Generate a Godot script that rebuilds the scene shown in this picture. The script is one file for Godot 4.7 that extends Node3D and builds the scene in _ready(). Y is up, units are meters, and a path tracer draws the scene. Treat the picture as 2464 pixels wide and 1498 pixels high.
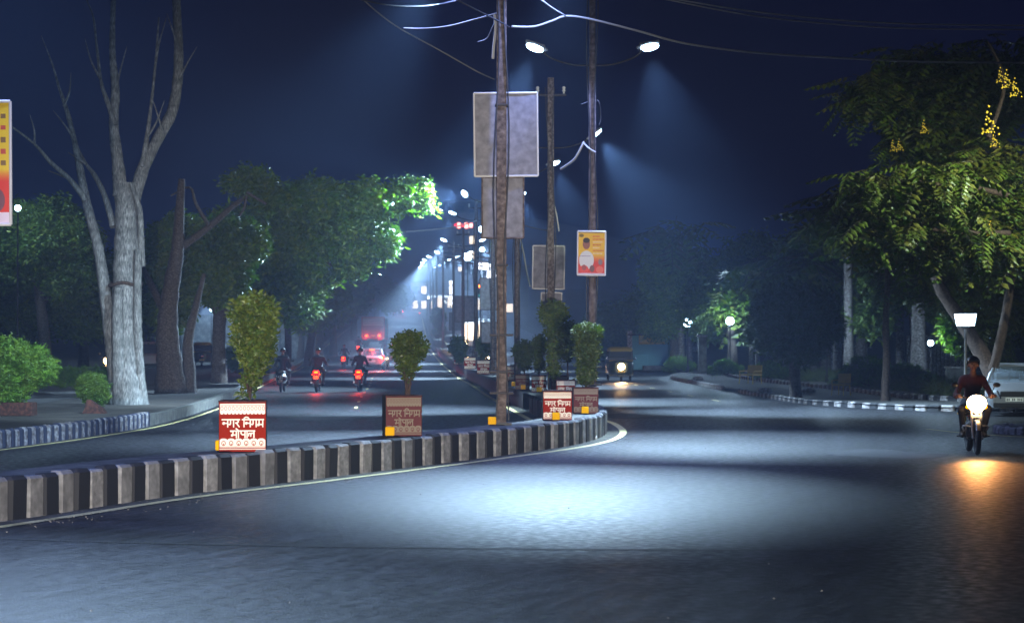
extends Node3D

const FOCAL := 5000.0
const EYE := 2.1
var rng := RandomNumberGenerator.new()
var taken := {}
var M := {}
var T := {}
var centre: PackedVector2Array      # the median's centre line, x and distance
var leaf_sets := {}
const COOL := Color(0.74, 0.885, 1.0)
const NEUTRAL := Color(0.94, 1.0, 0.90)
const HALOGEN := Color(1.0, 0.965, 0.92)
const WARM := Color(1.0, 0.80, 0.56)

# ---------------------------------------------------------------- places
func at(x: float, y: float, d: float) -> Vector3:
	return Vector3((x - 1232.0) / FOCAL * d, EYE + (816.0 - y) / FOCAL * d, -d)

func rise(d: float) -> float:
	var t := maxf(d - 140.0, 0.0)
	return 0.0285 * (t * t / 80.0 if t < 40.0 else t - 20.0)

func on_road(x: float, d: float) -> Vector3:
	return Vector3(x, rise(d), -d)

# ---------------------------------------------------------------- nodes
func numbered(called: String) -> String:
	if not taken.has(called):
		taken[called] = 0
		return called
	taken[called] += 1
	return "%s_%03d" % [called, taken[called]]

func tag(o: Node, label := "", category := "", group := "", kind := "") -> Node:
	if label: o.set_meta("label", label)
	if category: o.set_meta("category", category)
	if group: o.set_meta("group", group)
	if kind: o.set_meta("kind", kind)
	return o

func thing(called: String, label: String, category: String, where := Vector3.ZERO, turn := 0.0, group := "") -> Node3D:
	var o := Node3D.new()
	o.name = numbered(called)
	add_child(o)
	o.position = where
	o.rotation.y = turn
	tag(o, label, category, group)
	return o

var name_count := {}
func put(called: String, mesh: Mesh, m: Material, parent: Node = null) -> MeshInstance3D:
	var o := MeshInstance3D.new()
	o.mesh = mesh
	o.material_override = m
	if parent == null or parent == self:
		o.name = numbered(called)
		add_child(o)
	else:
		var key := "%d/%s" % [parent.get_instance_id(), called]
		var n: int = name_count.get(key, 0)
		name_count[key] = n + 1
		o.name = called if n == 0 else "%s_%03d" % [called, n]
		parent.add_child(o)
	return o

func obj(called: String, st: SurfaceTool, m: Material, parent: Node = null) -> MeshInstance3D:
	st.generate_normals()
	return put(called, st.commit(), m, parent)

func struct(called: String, st: SurfaceTool, m: Material) -> MeshInstance3D:
	var o := obj(called, st, m)
	o.set_meta("kind", "structure")
	return o

func copy_of(o: Node3D, label := "", group := "") -> Node3D:
	var c: Node3D = o.duplicate()
	c.name = numbered(String(o.name).rstrip("0123456789").trim_suffix("_"))
	add_child(c)
	if label: c.set_meta("label", label)
	if group: c.set_meta("group", group)
	return c

# ---------------------------------------------------------------- shapes
func begin() -> SurfaceTool:
	var st := SurfaceTool.new()
	st.begin(Mesh.PRIMITIVE_TRIANGLES)
	st.set_smooth_group(-1)
	return st

func tri(st: SurfaceTool, a: Vector3, b: Vector3, c: Vector3, outward: Vector3) -> void:
	st.add_vertex(a)
	if (b - a).cross(c - a).dot(outward) > 0.0:
		st.add_vertex(c); st.add_vertex(b)
	else:
		st.add_vertex(b); st.add_vertex(c)

func quad(st: SurfaceTool, a: Vector3, b: Vector3, c: Vector3, d: Vector3, outward: Vector3) -> void:
	tri(st, a, b, c, outward)
	tri(st, a, c, d, outward)

func box(st: SurfaceTool, mid: Vector3, size: Vector3, basis := Basis.IDENTITY, c := 0.0) -> void:
	st.set_smooth_group(-1)
	var h := size * 0.5
	c = minf(c, minf(h.x, minf(h.y, h.z)) * 0.9)
	var v := func(s: Vector3, axis: int) -> Vector3:
		var p := Vector3(s.x * (h.x - c), s.y * (h.y - c), s.z * (h.z - c))
		p[axis] = s[axis] * h[axis]
		return mid + basis * p
	for k in 3:
		var l := (k + 1) % 3
		var m := (k + 2) % 3
		for s in [-1.0, 1.0]:
			var q := []
			for ab in [[-1, -1], [1, -1], [1, 1], [-1, 1]]:
				var w := Vector3.ZERO
				w[k] = s; w[l] = ab[0]; w[m] = ab[1]
				q.append(v.call(w, k))
			var out := Vector3.ZERO
			out[k] = s
			quad(st, q[0], q[1], q[2], q[3], basis * out)
			if c > 0.0:
				for t in [-1.0, 1.0]:
					var w0 := Vector3.ZERO
					w0[k] = s; w0[l] = t; w0[m] = -1
					var w1 := w0
					w1[m] = 1
					out[l] = t
					quad(st, v.call(w0, k), v.call(w1, k), v.call(w1, l), v.call(w0, l), basis * out)
					out[l] = 0.0
	if c > 0.0:
		for i in 8:
			var w := Vector3(1.0 if i & 1 else -1.0, 1.0 if i & 2 else -1.0, 1.0 if i & 4 else -1.0)
			tri(st, v.call(w, 0), v.call(w, 1), v.call(w, 2), basis * w)

func tube(st: SurfaceTool, pts: Array, radii, sides := 8, caps := true, squash := 1.0) -> void:
	st.set_smooth_group(1)
	var n := pts.size()
	var rings := []
	var side := Vector3.ZERO
	for i in n:
		var p: Vector3 = pts[i]
		var dir: Vector3 = (pts[mini(i + 1, n - 1)] - pts[maxi(i - 1, 0)]).normalized()
		if i == 0:
			side = dir.cross(Vector3.UP if absf(dir.y) < 0.9 else Vector3.RIGHT).normalized()
		else:
			side = (side - dir * side.dot(dir)).normalized()
		var up := dir.cross(side)
		var r: float = radii[i] if radii is Array else radii
		var ring := []
		for k in sides:
			var a := TAU * k / sides
			ring.append(p + (side * cos(a) + up * sin(a) * squash) * r)
		rings.append(ring)
	for i in n - 1:
		for k in sides:
			var k2 := (k + 1) % sides
			var mid: Vector3 = (rings[i][k] + rings[i + 1][k2]) * 0.5
			quad(st, rings[i][k], rings[i + 1][k], rings[i + 1][k2], rings[i][k2], mid - (pts[i] + pts[i + 1]) * 0.5)
	if caps:
		st.set_smooth_group(-1)
		for e in [0, n - 1]:
			var out: Vector3 = pts[e] - pts[1 if e == 0 else n - 2]
			for k in sides:
				tri(st, pts[e], rings[e][k], rings[e][(k + 1) % sides], out)

func bar(st: SurfaceTool, a: Vector3, b: Vector3, r: float, sides := 8) -> void:
	tube(st, [a, b], r, sides)

func ball(st: SurfaceTool, mid: Vector3, r: Vector3, seg := 12, rows := 8) -> void:
	st.set_smooth_group(1)
	var p := func(i: int, j: int) -> Vector3:
		var u := PI * i / rows
		var w := TAU * j / seg
		return mid + Vector3(sin(u) * cos(w) * r.x, cos(u) * r.y, sin(u) * sin(w) * r.z)
	for i in rows:
		for j in seg:
			var a: Vector3 = p.call(i, j); var b: Vector3 = p.call(i + 1, j)
			var c: Vector3 = p.call(i + 1, j + 1); var d: Vector3 = p.call(i, j + 1)
			var o := (a + b + c + d) * 0.25 - mid
			if i > 0: tri(st, a, b, d, o)
			if i < rows - 1: tri(st, b, c, d, o)

func prism(st: SurfaceTool, outline: PackedVector2Array, y0: float, y1: float, place: Callable) -> void:
	st.set_smooth_group(-1)
	var ids := Geometry2D.triangulate_polygon(outline)
	var n := outline.size()
	var mid := Vector2.ZERO
	for p in outline: mid += p / n
	var cen: Vector3 = place.call(mid, (y0 + y1) * 0.5)
	for y in [y0, y1]:
		var out: Vector3 = place.call(mid, y) - cen
		for i in range(0, ids.size(), 3):
			tri(st, place.call(outline[ids[i]], y), place.call(outline[ids[i + 1]], y), place.call(outline[ids[i + 2]], y), out)
	var turn := 1.0 if Geometry2D.is_polygon_clockwise(outline) else -1.0
	for i in n:
		var a := outline[i]; var b := outline[(i + 1) % n]
		var e := (b - a).orthogonal() * turn
		var o: Vector3 = place.call(a + e, y0) - place.call(a, y0)
		quad(st, place.call(a, y0), place.call(b, y0), place.call(b, y1), place.call(a, y1), o)

# rings of points joined one to the next, ends closed
func loft(st: SurfaceTool, rings: Array, caps := true, smooth := true) -> void:
	st.set_smooth_group(1 if smooth else -1)
	var n: int = rings[0].size()
	var mids := []
	for r in rings:
		var m := Vector3.ZERO
		for p in r: m += p / n
		mids.append(m)
	for i in rings.size() - 1:
		var axis: Vector3 = (mids[i] + mids[i + 1]) * 0.5
		for k in n:
			var k2 := (k + 1) % n
			var mid: Vector3 = (rings[i][k] + rings[i + 1][k] + rings[i][k2] + rings[i + 1][k2]) * 0.25
			quad(st, rings[i][k], rings[i + 1][k], rings[i + 1][k2], rings[i][k2], mid - axis)
	if caps:
		st.set_smooth_group(-1)
		for e in [0, rings.size() - 1]:
			var out: Vector3 = mids[e] - mids[1 if e == 0 else rings.size() - 2]
			for k in n:
				tri(st, mids[e], rings[e][k], rings[e][(k + 1) % n], out)

func smooth_line(pts: Array, steps: int) -> Array:
	var out := []
	for i in pts.size() - 1:
		var a = pts[maxi(i - 1, 0)]; var b = pts[i]; var c = pts[i + 1]; var d = pts[mini(i + 2, pts.size() - 1)]
		for k in steps:
			out.append(b.cubic_interpolate(c, a, d, float(k) / steps))
	out.append(pts[pts.size() - 1])
	return out

# a sheet on the ground between two lines of (x, distance), following the rise
func strip(st: SurfaceTool, left: Array, right: Array, lift: float) -> void:
	st.set_smooth_group(1)
	for i in left.size() - 1:
		var q := []
		for p in [left[i], left[i + 1], right[i + 1], right[i]]:
			q.append(on_road(p.x, p.y) + Vector3.UP * lift)
		quad(st, q[0], q[1], q[2], q[3], Vector3.UP)

# ---------------------------------------------------------------- materials
func srgb(r: float, g: float, b: float) -> Color:
	return Color(r, g, b).linear_to_srgb()

func mat(r: float, g: float, b: float, rough := 0.8, metal := 0.0) -> StandardMaterial3D:
	var m := StandardMaterial3D.new()
	m.albedo_color = srgb(r, g, b)
	m.roughness = rough
	m.metallic = metal
	return m

func glow(c: Color, energy: float) -> StandardMaterial3D:
	var m := StandardMaterial3D.new()
	m.albedo_color = Color(0.05, 0.05, 0.05)
	m.emission_enabled = true
	m.emission = c
	m.emission_energy_multiplier = energy
	return m

func noise_tex(kind: int, freq: float, seed_: int, lo: float, hi: float, size := 512, octaves := 4, tint := Color.WHITE, normal := 0.0) -> NoiseTexture2D:
	var f := FastNoiseLite.new()
	f.noise_type = kind
	f.frequency = freq
	f.seed = seed_
	f.fractal_octaves = octaves
	var t := NoiseTexture2D.new()
	t.width = size; t.height = size
	t.seamless = true
	t.noise = f
	if normal > 0.0:
		t.as_normal_map = true
		t.bump_strength = normal
	else:
		var g := Gradient.new()
		g.set_color(0, Color(lo * tint.r, lo * tint.g, lo * tint.b)); g.set_color(1, Color(hi, hi, hi))
		t.color_ramp = g
	return t

# colour, relief and gloss that vary over a surface, laid in world space
func worn(m: StandardMaterial3D, tex: Texture2D, tile: float, bump := 0.0, over: Texture2D = null, over_tile := 9.0) -> StandardMaterial3D:
	m.albedo_texture = tex
	m.uv1_triplanar = true
	m.uv1_world_triplanar = true
	m.uv1_scale = Vector3.ONE / tile
	if bump > 0.0:
		m.heightmap_enabled = true
		m.heightmap_texture = tex
		m.heightmap_scale = bump
	if over:
		m.detail_enabled = true
		m.detail_albedo = over
		m.detail_blend_mode = BaseMaterial3D.BLEND_MODE_MUL
		m.detail_uv_layer = BaseMaterial3D.DETAIL_UV_2
		m.uv2_triplanar = true
		m.uv2_world_triplanar = true
		m.uv2_scale = Vector3.ONE / over_tile
	return m

# ---------------------------------------------------------------- lights
func spot(parent: Node3D, called: String, pos: Vector3, dir: Vector3, energy: float, angle: float, soft: float, c: Color, size := 0.12) -> SpotLight3D:
	var l := SpotLight3D.new()
	l.name = called
	l.light_color = c
	l.light_energy = energy
	l.spot_angle = angle
	l.spot_angle_attenuation = soft
	l.spot_range = 90.0
	l.spot_attenuation = 2.0
	l.light_size = size
	l.shadow_enabled = true
	parent.add_child(l, true)
	l.position = pos
	l.basis = Basis.looking_at(dir, Vector3.UP if absf(dir.normalized().y) < 0.98 else Vector3.FORWARD)
	return l

func omni(parent: Node3D, called: String, pos: Vector3, energy: float, c: Color, size := 0.1) -> OmniLight3D:
	var l := OmniLight3D.new()
	l.name = called
	l.light_color = c
	l.light_energy = energy
	l.omni_range = 60.0
	l.omni_attenuation = 2.0
	l.light_size = size
	l.shadow_enabled = true
	parent.add_child(l, true)
	l.position = pos
	return l

# ---------------------------------------------------------------- prints
func stroke(im: Image, pts: Array, w: float, c: Color) -> void:
	for i in pts.size() - 1:
		var a: Vector2 = pts[i]; var b: Vector2 = pts[i + 1]
		var lo := a.min(b) - Vector2(w, w); var hi := a.max(b) + Vector2(w, w)
		for y in range(maxi(0, int(lo.y)), mini(im.get_height(), int(hi.y) + 1)):
			for x in range(maxi(0, int(lo.x)), mini(im.get_width(), int(hi.x) + 1)):
				var p := Vector2(x, y)
				if Geometry2D.get_closest_point_to_segment(p, a, b).distance_to(p) <= w:
					im.set_pixel(x, y, c)

func ring_of(mid: Vector2, rx: float, ry: float, from := 0.0, to := TAU, n := 14) -> Array:
	var out := []
	for k in n + 1:
		var a := lerpf(from, to, float(k) / n)
		out.append(mid + Vector2(cos(a) * rx, sin(a) * ry))
	return out

func disc(im: Image, mid: Vector2, rx: float, ry: float, c: Color) -> void:
	for y in range(maxi(0, int(mid.y - ry)), mini(im.get_height(), int(mid.y + ry) + 1)):
		for x in range(maxi(0, int(mid.x - rx)), mini(im.get_width(), int(mid.x + rx) + 1)):
			if pow((x - mid.x) / rx, 2) + pow((y - mid.y) / ry, 2) <= 1.0:
				im.set_pixel(x, y, c)

# Devanagari letters as strokes in a unit box, the head line at the top
const LETTERS := {
	"na": [0.85, [[0.8, 0, 0.8, 1], [0.3, 0.5, 0.8, 0.5], [0.3, 0.4, 0.15, 0.42, 0.12, 0.56, 0.24, 0.62, 0.33, 0.5]]],
	"ga": [0.9, [[0.8, 0, 0.8, 1], [0.36, 0, 0.36, 0.55, 0.28, 0.68, 0.14, 0.66]]],
	"ra": [0.75, [[0.3, 0, 0.55, 0.12, 0.58, 0.32, 0.4, 0.45, 0.2, 0.46], [0.3, 0.46, 0.7, 1]]],
	"i": [0.35, [[0.25, 0, 0.25, 1], [0.25, 0, 0.28, -0.2, 0.5, -0.34, 0.8, -0.3, 1.05, 0]]],
	"ma": [0.95, [[0.85, 0, 0.85, 1], [0.32, 0, 0.32, 0.7], [0.32, 0.68, 0.85, 0.68], [0.32, 0.62, 0.14, 0.66, 0.14, 0.82, 0.3, 0.8]]],
	"bha": [1.0, [[0.9, 0, 0.9, 1], [0.1, 0.1, 0.25, 0.0, 0.4, 0.1, 0.36, 0.62], [0.36, 0.6, 0.9, 0.6], [0.36, 0.55, 0.18, 0.58, 0.18, 0.74, 0.34, 0.72]]],
	"o": [0.4, [[0.2, 0, 0.2, 1], [0.2, 0, 0.05, -0.2, -0.15, -0.34]]],
	"pa": [0.9, [[0.8, 0, 0.8, 1], [0.22, 0, 0.2, 0.38, 0.38, 0.56, 0.6, 0.56, 0.8, 0.46]]],
	"aa": [0.35, [[0.2, 0, 0.2, 1]]],
	"la": [1.0, [[0.88, 0, 0.88, 1], [0.08, 0.72, 0.1, 0.42, 0.28, 0.34, 0.44, 0.5, 0.4, 0.8], [0.42, 0.5, 0.58, 0.32, 0.88, 0.4]]],
}

func write(im: Image, words: Array, box_: Rect2, w: float, c: Color) -> void:
	var total := 0.0
	for k in words:
		total += 0.4 if k == " " else LETTERS[k][0]
	var u := box_.size.x / total
	var x := box_.position.x
	var head := x
	for k in words + [" "]:
		if k == " ":
			if x > head:
				stroke(im, [Vector2(head, box_.position.y), Vector2(x, box_.position.y)], w, c)
			x += 0.4 * u
			head = x
			continue
		for s in LETTERS[k][1]:
			var pts := []
			for i in range(0, s.size(), 2):
				pts.append(Vector2(x + s[i] * u, box_.position.y + s[i + 1] * box_.size.y))
			stroke(im, pts, w, c)
		x += LETTERS[k][0] * u

func planter_print(red: Color, white: Color) -> ImageTexture:
	var im := Image.create(384, 384, false, Image.FORMAT_RGB8)
	im.fill(red)
	var motif := red.lerp(white, 0.35)
	im.fill_rect(Rect2i(6, 10, 372, 70), white)
	for k in 12:
		disc(im, Vector2(22 + k * 31, 82), 15, 12, white)
		stroke(im, ring_of(Vector2(22 + k * 31, 46), 10, 14), 1.6, motif)
	stroke(im, [Vector2(8, 24), Vector2(376, 24)], 1.4, motif)
	write(im, ["na", "ga", "ra", " ", "i", "na", "ga", "ma"], Rect2(24, 134, 340, 56), 5.6, white)
	write(im, ["bha", "o", "pa", "aa", "la"], Rect2(92, 222, 200, 52), 5.6, white)
	im.fill_rect(Rect2i(4, 292, 376, 62), white)
	for k in 6:
		disc(im, Vector2(36 + k * 62, 292), 29, 12, white)
		stroke(im, ring_of(Vector2(36 + k * 62, 318), 15, 17), 3.0, motif)
		disc(im, Vector2(36 + k * 62, 326), 5, 8, motif)
	stroke(im, [Vector2(4, 346), Vector2(380, 346)], 2.0, motif)
	stroke(im, [Vector2(4, 364), Vector2(380, 364)], 3.0, white)
	return ImageTexture.create_from_image(im)

func poster_print() -> ImageTexture:
	var im := Image.create(256, 400, false, Image.FORMAT_RGB8)
	var yellow := Color(0.86, 0.66, 0.12); var red := Color(0.80, 0.20, 0.14); var cream := Color(0.90, 0.78, 0.62)
	for y in 400:
		var c := yellow.lerp(red, clampf((y - 215.0) / 70.0, 0.0, 1.0))
		for x in 256:
			im.set_pixel(x, y, c)
	im.fill_rect(Rect2i(0, 0, 256, 14), Color(0.45, 0.4, 0.35))
	disc(im, Vector2(34, 38), 22, 16, Color(0.45, 0.36, 0.12))
	disc(im, Vector2(82, 262), 68, 86, Color(0.80, 0.78, 0.76))
	disc(im, Vector2(80, 116), 34, 48, Color(0.55, 0.32, 0.26))
	disc(im, Vector2(80, 82), 32, 24, Color(0.18, 0.12, 0.12))
	im.fill_rect(Rect2i(20, 222, 100, 7), Color(0.62, 0.55, 0.60))
	for k in 7:
		var y := 40 + k * 26
		var n := 5 + (k * 3) % 4
		for j in n:
			im.fill_rect(Rect2i(140 + j * 13, y, 9, 12 - (k + j) % 3), red if k < 2 else (cream if k % 2 == 0 else Color(0.72, 0.24, 0.14)))
	disc(im, Vector2(60, 348), 42, 40, Color(0.84, 0.26, 0.22))
	disc(im, Vector2(60, 330), 20, 26, Color(0.60, 0.26, 0.24))
	disc(im, Vector2(134, 340), 22, 32, Color(0.46, 0.30, 0.28))
	disc(im, Vector2(210, 280), 20, 28, Color(0.52, 0.42, 0.42))
	disc(im, Vector2(205, 350), 34, 34, Color(0.86, 0.40, 0.34))
	im.fill_rect(Rect2i(0, 382, 256, 18), Color(0.82, 0.76, 0.82))
	return ImageTexture.create_from_image(im)

func tall_poster_print() -> ImageTexture:
	var im := Image.create(200, 400, false, Image.FORMAT_RGB8)
	for y in 400:
		var c := Color(0.88, 0.74, 0.14).lerp(Color(0.82, 0.16, 0.12), clampf((y - 220.0) / 40.0, 0.0, 1.0))
		for x in 200:
			im.set_pixel(x, y, c)
	for k in 5:
		for j in 4:
			im.fill_rect(Rect2i(96 + j * 24, 40 + k * 38, 17, 18 - (j + k) % 5), Color(0.74, 0.30, 0.22) if k % 2 else Color(0.50, 0.38, 0.20))
	disc(im, Vector2(50, 120), 32, 46, Color(0.5, 0.3, 0.25))
	disc(im, Vector2(150, 320), 30, 40, Color(0.42, 0.24, 0.30))
	im.fill_rect(Rect2i(0, 360, 200, 40), Color(0.84, 0.78, 0.84))
	return ImageTexture.create_from_image(im)

func print_mat(t: Texture2D, rough := 0.6) -> StandardMaterial3D:
	var m := StandardMaterial3D.new()
	m.albedo_texture = t
	m.roughness = rough
	return m

# a flat print w by h whose face looks along +z
func sheet(st: SurfaceTool, mid: Vector3, w: float, h: float, n := 1, wave := 0.0) -> void:
	st.set_smooth_group(1)
	for i in n:
		for j in n:
			var q := []
			for k in [[0, 0], [1, 0], [1, 1], [0, 1]]:
				q.append(Vector2(float(i + k[0]) / n, float(j + k[1]) / n))
			for k in [0, 1, 2, 0, 2, 3]:
				var uv: Vector2 = q[k]
				st.set_uv(uv)
				st.add_vertex(mid + Vector3((uv.x - 0.5) * w, (0.5 - uv.y) * h, sin(uv.x * 7.0 + uv.y * 4.0) * wave))

func make_materials() -> void:
	var S := FastNoiseLite.TYPE_SIMPLEX_SMOOTH
	T.grain = noise_tex(S, 0.09, 3, 0.45, 1.0, 1024, 4)
	T.blotch = noise_tex(S, 0.012, 8, 0.62, 1.0, 512, 3)
	T.faint = noise_tex(S, 0.02, 13, 0.72, 1.0, 512, 4)
	T.rust = noise_tex(S, 0.02, 5, 0.35, 1.0, 512, 5, Color(1.0, 0.8, 0.7))
	T.bark_streak = noise_tex(S, 0.035, 21, 0.22, 1.0, 512, 3)
	T.gloss = noise_tex(S, 0.03, 11, 0.55, 1.0, 512, 3)
	M.asphalt = worn(mat(0.085, 0.088, 0.108, 0.66), T.grain, 2.6, 0.55, T.blotch, 14.0)
	M.asphalt.detail_albedo = noise_tex(S, 0.02, 31, 0.25, 1.0, 1024, 6)
	M.asphalt.uv1_world_triplanar = false
	M.asphalt.uv2_world_triplanar = false
	M.asphalt.uv2_scale = Vector3(1.0 / 5.0, 1.0 / 9.0, 1.0 / 26.0)
	M.asphalt.roughness_texture = T.gloss
	M.asphalt.metallic_specular = 0.5
	M.dirt = worn(mat(0.16, 0.13, 0.10, 0.95), T.grain, 3.3, 1.2, T.blotch, 11.0)
	M.paving = worn(mat(0.20, 0.19, 0.18, 0.9), T.grain, 2.0, 0.4, T.blotch, 7.0)
	M.dark_strip = mat(0.02, 0.02, 0.02, 0.6)
	M.dust = worn(mat(0.22, 0.20, 0.15, 0.95), T.grain, 1.4, 0.6, T.blotch, 3.0)
	M.line = worn(mat(0.92, 0.76, 0.34, 0.7), T.faint, 1.1, 0.1)
	M.concrete = worn(mat(0.36, 0.35, 0.31, 0.85), T.grain, 1.2, 0.3, T.blotch, 2.7)
	M.kerb_white = []
	M.kerb_black = []
	for k in 3:
		M.kerb_white.append(worn(mat(0.56 - 0.07 * k, 0.56 - 0.07 * k, 0.57 - 0.07 * k, 0.8), T.faint, 0.9 + 0.3 * k, 0.3, T.blotch, 1.3 + 0.4 * k))
		M.kerb_black.append(worn(mat(0.016 + 0.006 * k, 0.016 + 0.006 * k, 0.022 + 0.006 * k, 0.7), T.grain, 0.8 + 0.3 * k, 0.3))
	M.kerb_pale = worn(mat(0.70, 0.70, 0.74, 0.8), T.faint, 0.9, 0.2, T.rust, 1.7)
	M.kerb_blue = worn(mat(0.06, 0.07, 0.13, 0.8), T.grain, 0.9, 0.2)
	M.pole = worn(mat(0.25, 0.20, 0.18, 0.7, 0.1), T.rust, 1.7, 0.2)
	M.pole_grey = worn(mat(0.24, 0.21, 0.20, 0.7, 0.1), T.rust, 1.1, 0.2)
	M.dark_steel = mat(0.035, 0.03, 0.03, 0.6, 0.4)
	M.steel = mat(0.45, 0.45, 0.46, 0.35, 0.8)
	M.cable = mat(0.03, 0.03, 0.035, 0.5)
	M.pale_cable = mat(0.42, 0.42, 0.40, 0.55)
	M.board = worn(mat(0.30, 0.29, 0.32, 0.85), T.faint, 2.3, 0.1)
	M.grey_cable = mat(0.14, 0.14, 0.14, 0.6)
	M.board_frame = mat(0.62, 0.60, 0.58, 0.6)
	M.lens = glow(COOL, 26.0)
	M.lamp_body = mat(0.25, 0.26, 0.28, 0.5, 0.3)
	M.amber = mat(1.0, 0.50, 0.0, 0.7)
	M.amber.metallic_specular = 0.1
	M.white_paint = mat(0.75, 0.75, 0.74, 0.6)
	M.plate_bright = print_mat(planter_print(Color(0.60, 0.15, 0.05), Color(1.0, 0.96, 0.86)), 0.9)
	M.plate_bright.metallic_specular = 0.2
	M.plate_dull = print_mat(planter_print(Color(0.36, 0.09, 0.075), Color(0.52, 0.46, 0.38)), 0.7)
	M.box_red = worn(mat(0.20, 0.045, 0.025, 0.8), T.grain, 0.8, 0.2, T.rust, 1.1)
	M.box_dark = worn(mat(0.05, 0.04, 0.035, 0.85), T.grain, 0.8, 0.2, T.rust, 1.0)
	M.soil = worn(mat(0.04, 0.03, 0.02, 1.0), T.grain, 0.6, 1.0)
	M.poster = print_mat(poster_print())
	M.tall_poster = print_mat(tall_poster_print())
	M.bark_pale = worn(mat(0.72, 0.70, 0.66, 0.75), T.bark_streak, 1.0, 1.0, T.blotch, 2.3)
	M.bark_pale.uv1_scale = Vector3(1.6, 0.22, 1.6)
	M.bark = worn(mat(0.15, 0.125, 0.11, 0.9), T.rust, 0.9, 2.0)
	M.bark_palm = worn(mat(0.30, 0.29, 0.29, 0.85), T.rust, 1.3, 0.8)
	M.bark_brown = worn(mat(0.12, 0.08, 0.06, 0.9), T.rust, 0.9, 1.5)
	M.leaf = StandardMaterial3D.new()
	M.leaf.vertex_color_use_as_albedo = true
	M.leaf.roughness = 0.45
	M.leaf.backlight_enabled = true
	M.leaf.backlight = Color(0.55, 0.7, 0.3)
	M.brick = worn(mat(0.22, 0.07, 0.04, 0.9), T.grain, 0.7, 0.4, T.rust, 1.2)
	M.black = mat(0.012, 0.012, 0.014, 0.45)
	M.rubber = mat(0.02, 0.02, 0.02, 0.85)
	M.glass = StandardMaterial3D.new()
	M.glass.transparency = BaseMaterial3D.TRANSPARENCY_ALPHA
	M.glass.albedo_color = Color(0.5, 0.55, 0.6, 0.3)
	M.glass.roughness = 0.05
	M.tail_hot = glow(Color(1.0, 0.35, 0.04), 9.0)
	M.tail = glow(Color(1.0, 0.05, 0.02), 9.0)
	M.head = glow(Color(1.0, 0.82, 0.58), 40.0)
	M.skin = mat(0.22, 0.12, 0.08, 0.6)
	M.globe = glow(COOL, 24.0)
	M.wall_pale = worn(mat(0.55, 0.60, 0.62, 0.9), T.grain, 2.2, 0.2, T.blotch, 3.0)
	M.white_dirty = worn(mat(0.58, 0.58, 0.56, 0.85), T.rust, 1.4, 0.1)
	M.teal = mat(0.12, 0.30, 0.32, 0.7)
	M.booth = mat(0.03, 0.03, 0.035, 0.8)
	M.yellow_paint = mat(0.38, 0.24, 0.03, 0.6)
	M.orange_paint = mat(0.55, 0.22, 0.05, 0.6)
	M.petal = StandardMaterial3D.new()
	M.petal.vertex_color_use_as_albedo = true
	M.petal.roughness = 0.6
	M.far_wall = worn(mat(0.12, 0.12, 0.13, 0.9), T.grain, 4.0, 0.2)
	M.pink_wall = mat(0.60, 0.42, 0.40, 0.9)
	M.white_wall = mat(0.66, 0.64, 0.62, 0.9)
	M.dark_window = mat(0.03, 0.035, 0.04, 0.15)
	M.lit_window = glow(Color(1.0, 0.90, 0.78), 3.5)
	M.neon_red = glow(Color(1.0, 0.06, 0.05), 6.0)
	M.neon_pink = glow(Color(1.0, 0.55, 0.5), 9.0)
	M.sign_white = glow(Color(0.97, 0.97, 1.0), 7.0)
	M.sign_soft = glow(Color(0.9, 0.95, 1.0), 3.0)
	M.paint_dark = mat(0.02, 0.02, 0.025, 0.25, 0.2)
	M.paint_dark.clearcoat_enabled = true
	M.car_silver = mat(0.26, 0.27, 0.30, 0.32, 0.5)
	M.car_silver.clearcoat_enabled = true
	M.chrome = mat(0.75, 0.76, 0.78, 0.15, 1.0)
	M.red_lens = mat(0.25, 0.01, 0.01, 0.2)
	M.lamp_glass = mat(0.65, 0.67, 0.70, 0.08, 0.4)
	M.plate_yellow = mat(0.75, 0.52, 0.10, 0.5)
	M.helmet = mat(0.012, 0.012, 0.014, 0.18)
	M.hair = mat(0.008, 0.007, 0.006, 0.6)
	M.cloth = StandardMaterial3D.new()
	M.cloth.vertex_color_use_as_albedo = true
	M.cloth.roughness = 0.85
	M.rick_green = mat(0.05, 0.07, 0.035, 0.4)
	M.rick_yellow = mat(0.42, 0.30, 0.05, 0.7)
	M.rick_dark = mat(0.03, 0.03, 0.03, 0.7)
	M.truck_red = mat(0.45, 0.08, 0.05, 0.6)
	M.truck_orange = mat(0.6, 0.22, 0.10, 0.6)
	M.truck_grey = mat(0.16, 0.16, 0.17, 0.8)
	M.truck_cream = mat(0.55, 0.52, 0.45, 0.7)
	M.patch = worn(mat(0.058, 0.06, 0.07, 0.72), T.grain, 1.6, 0.6)
	M.grit = mat(0.20, 0.195, 0.18, 0.9)

# ---------------------------------------------------------------- foliage
func leaf_shape(st: SurfaceTool, a: Vector3, dir: Vector3, side: Vector3, l: float, w: float, c: Color) -> void:
	var up := side.cross(dir).normalized()
	var m := a + dir * l * 0.45
	var tip := a + dir * l - up * l * 0.12
	st.set_color(c)
	var mid := m + up * w * 0.18
	for t in [[a, m + side * w * 0.5, mid], [mid, m + side * w * 0.5, tip], [a, mid, m - side * w * 0.5], [mid, tip, m - side * w * 0.5]]:
		tri(st, t[0], t[1], t[2], up)

func rand_dir() -> Vector3:
	var z := rng.randf_range(-1, 1)
	var a := rng.randf() * TAU
	var r := sqrt(1.0 - z * z)
	return Vector3(r * cos(a), z, r * sin(a))

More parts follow.
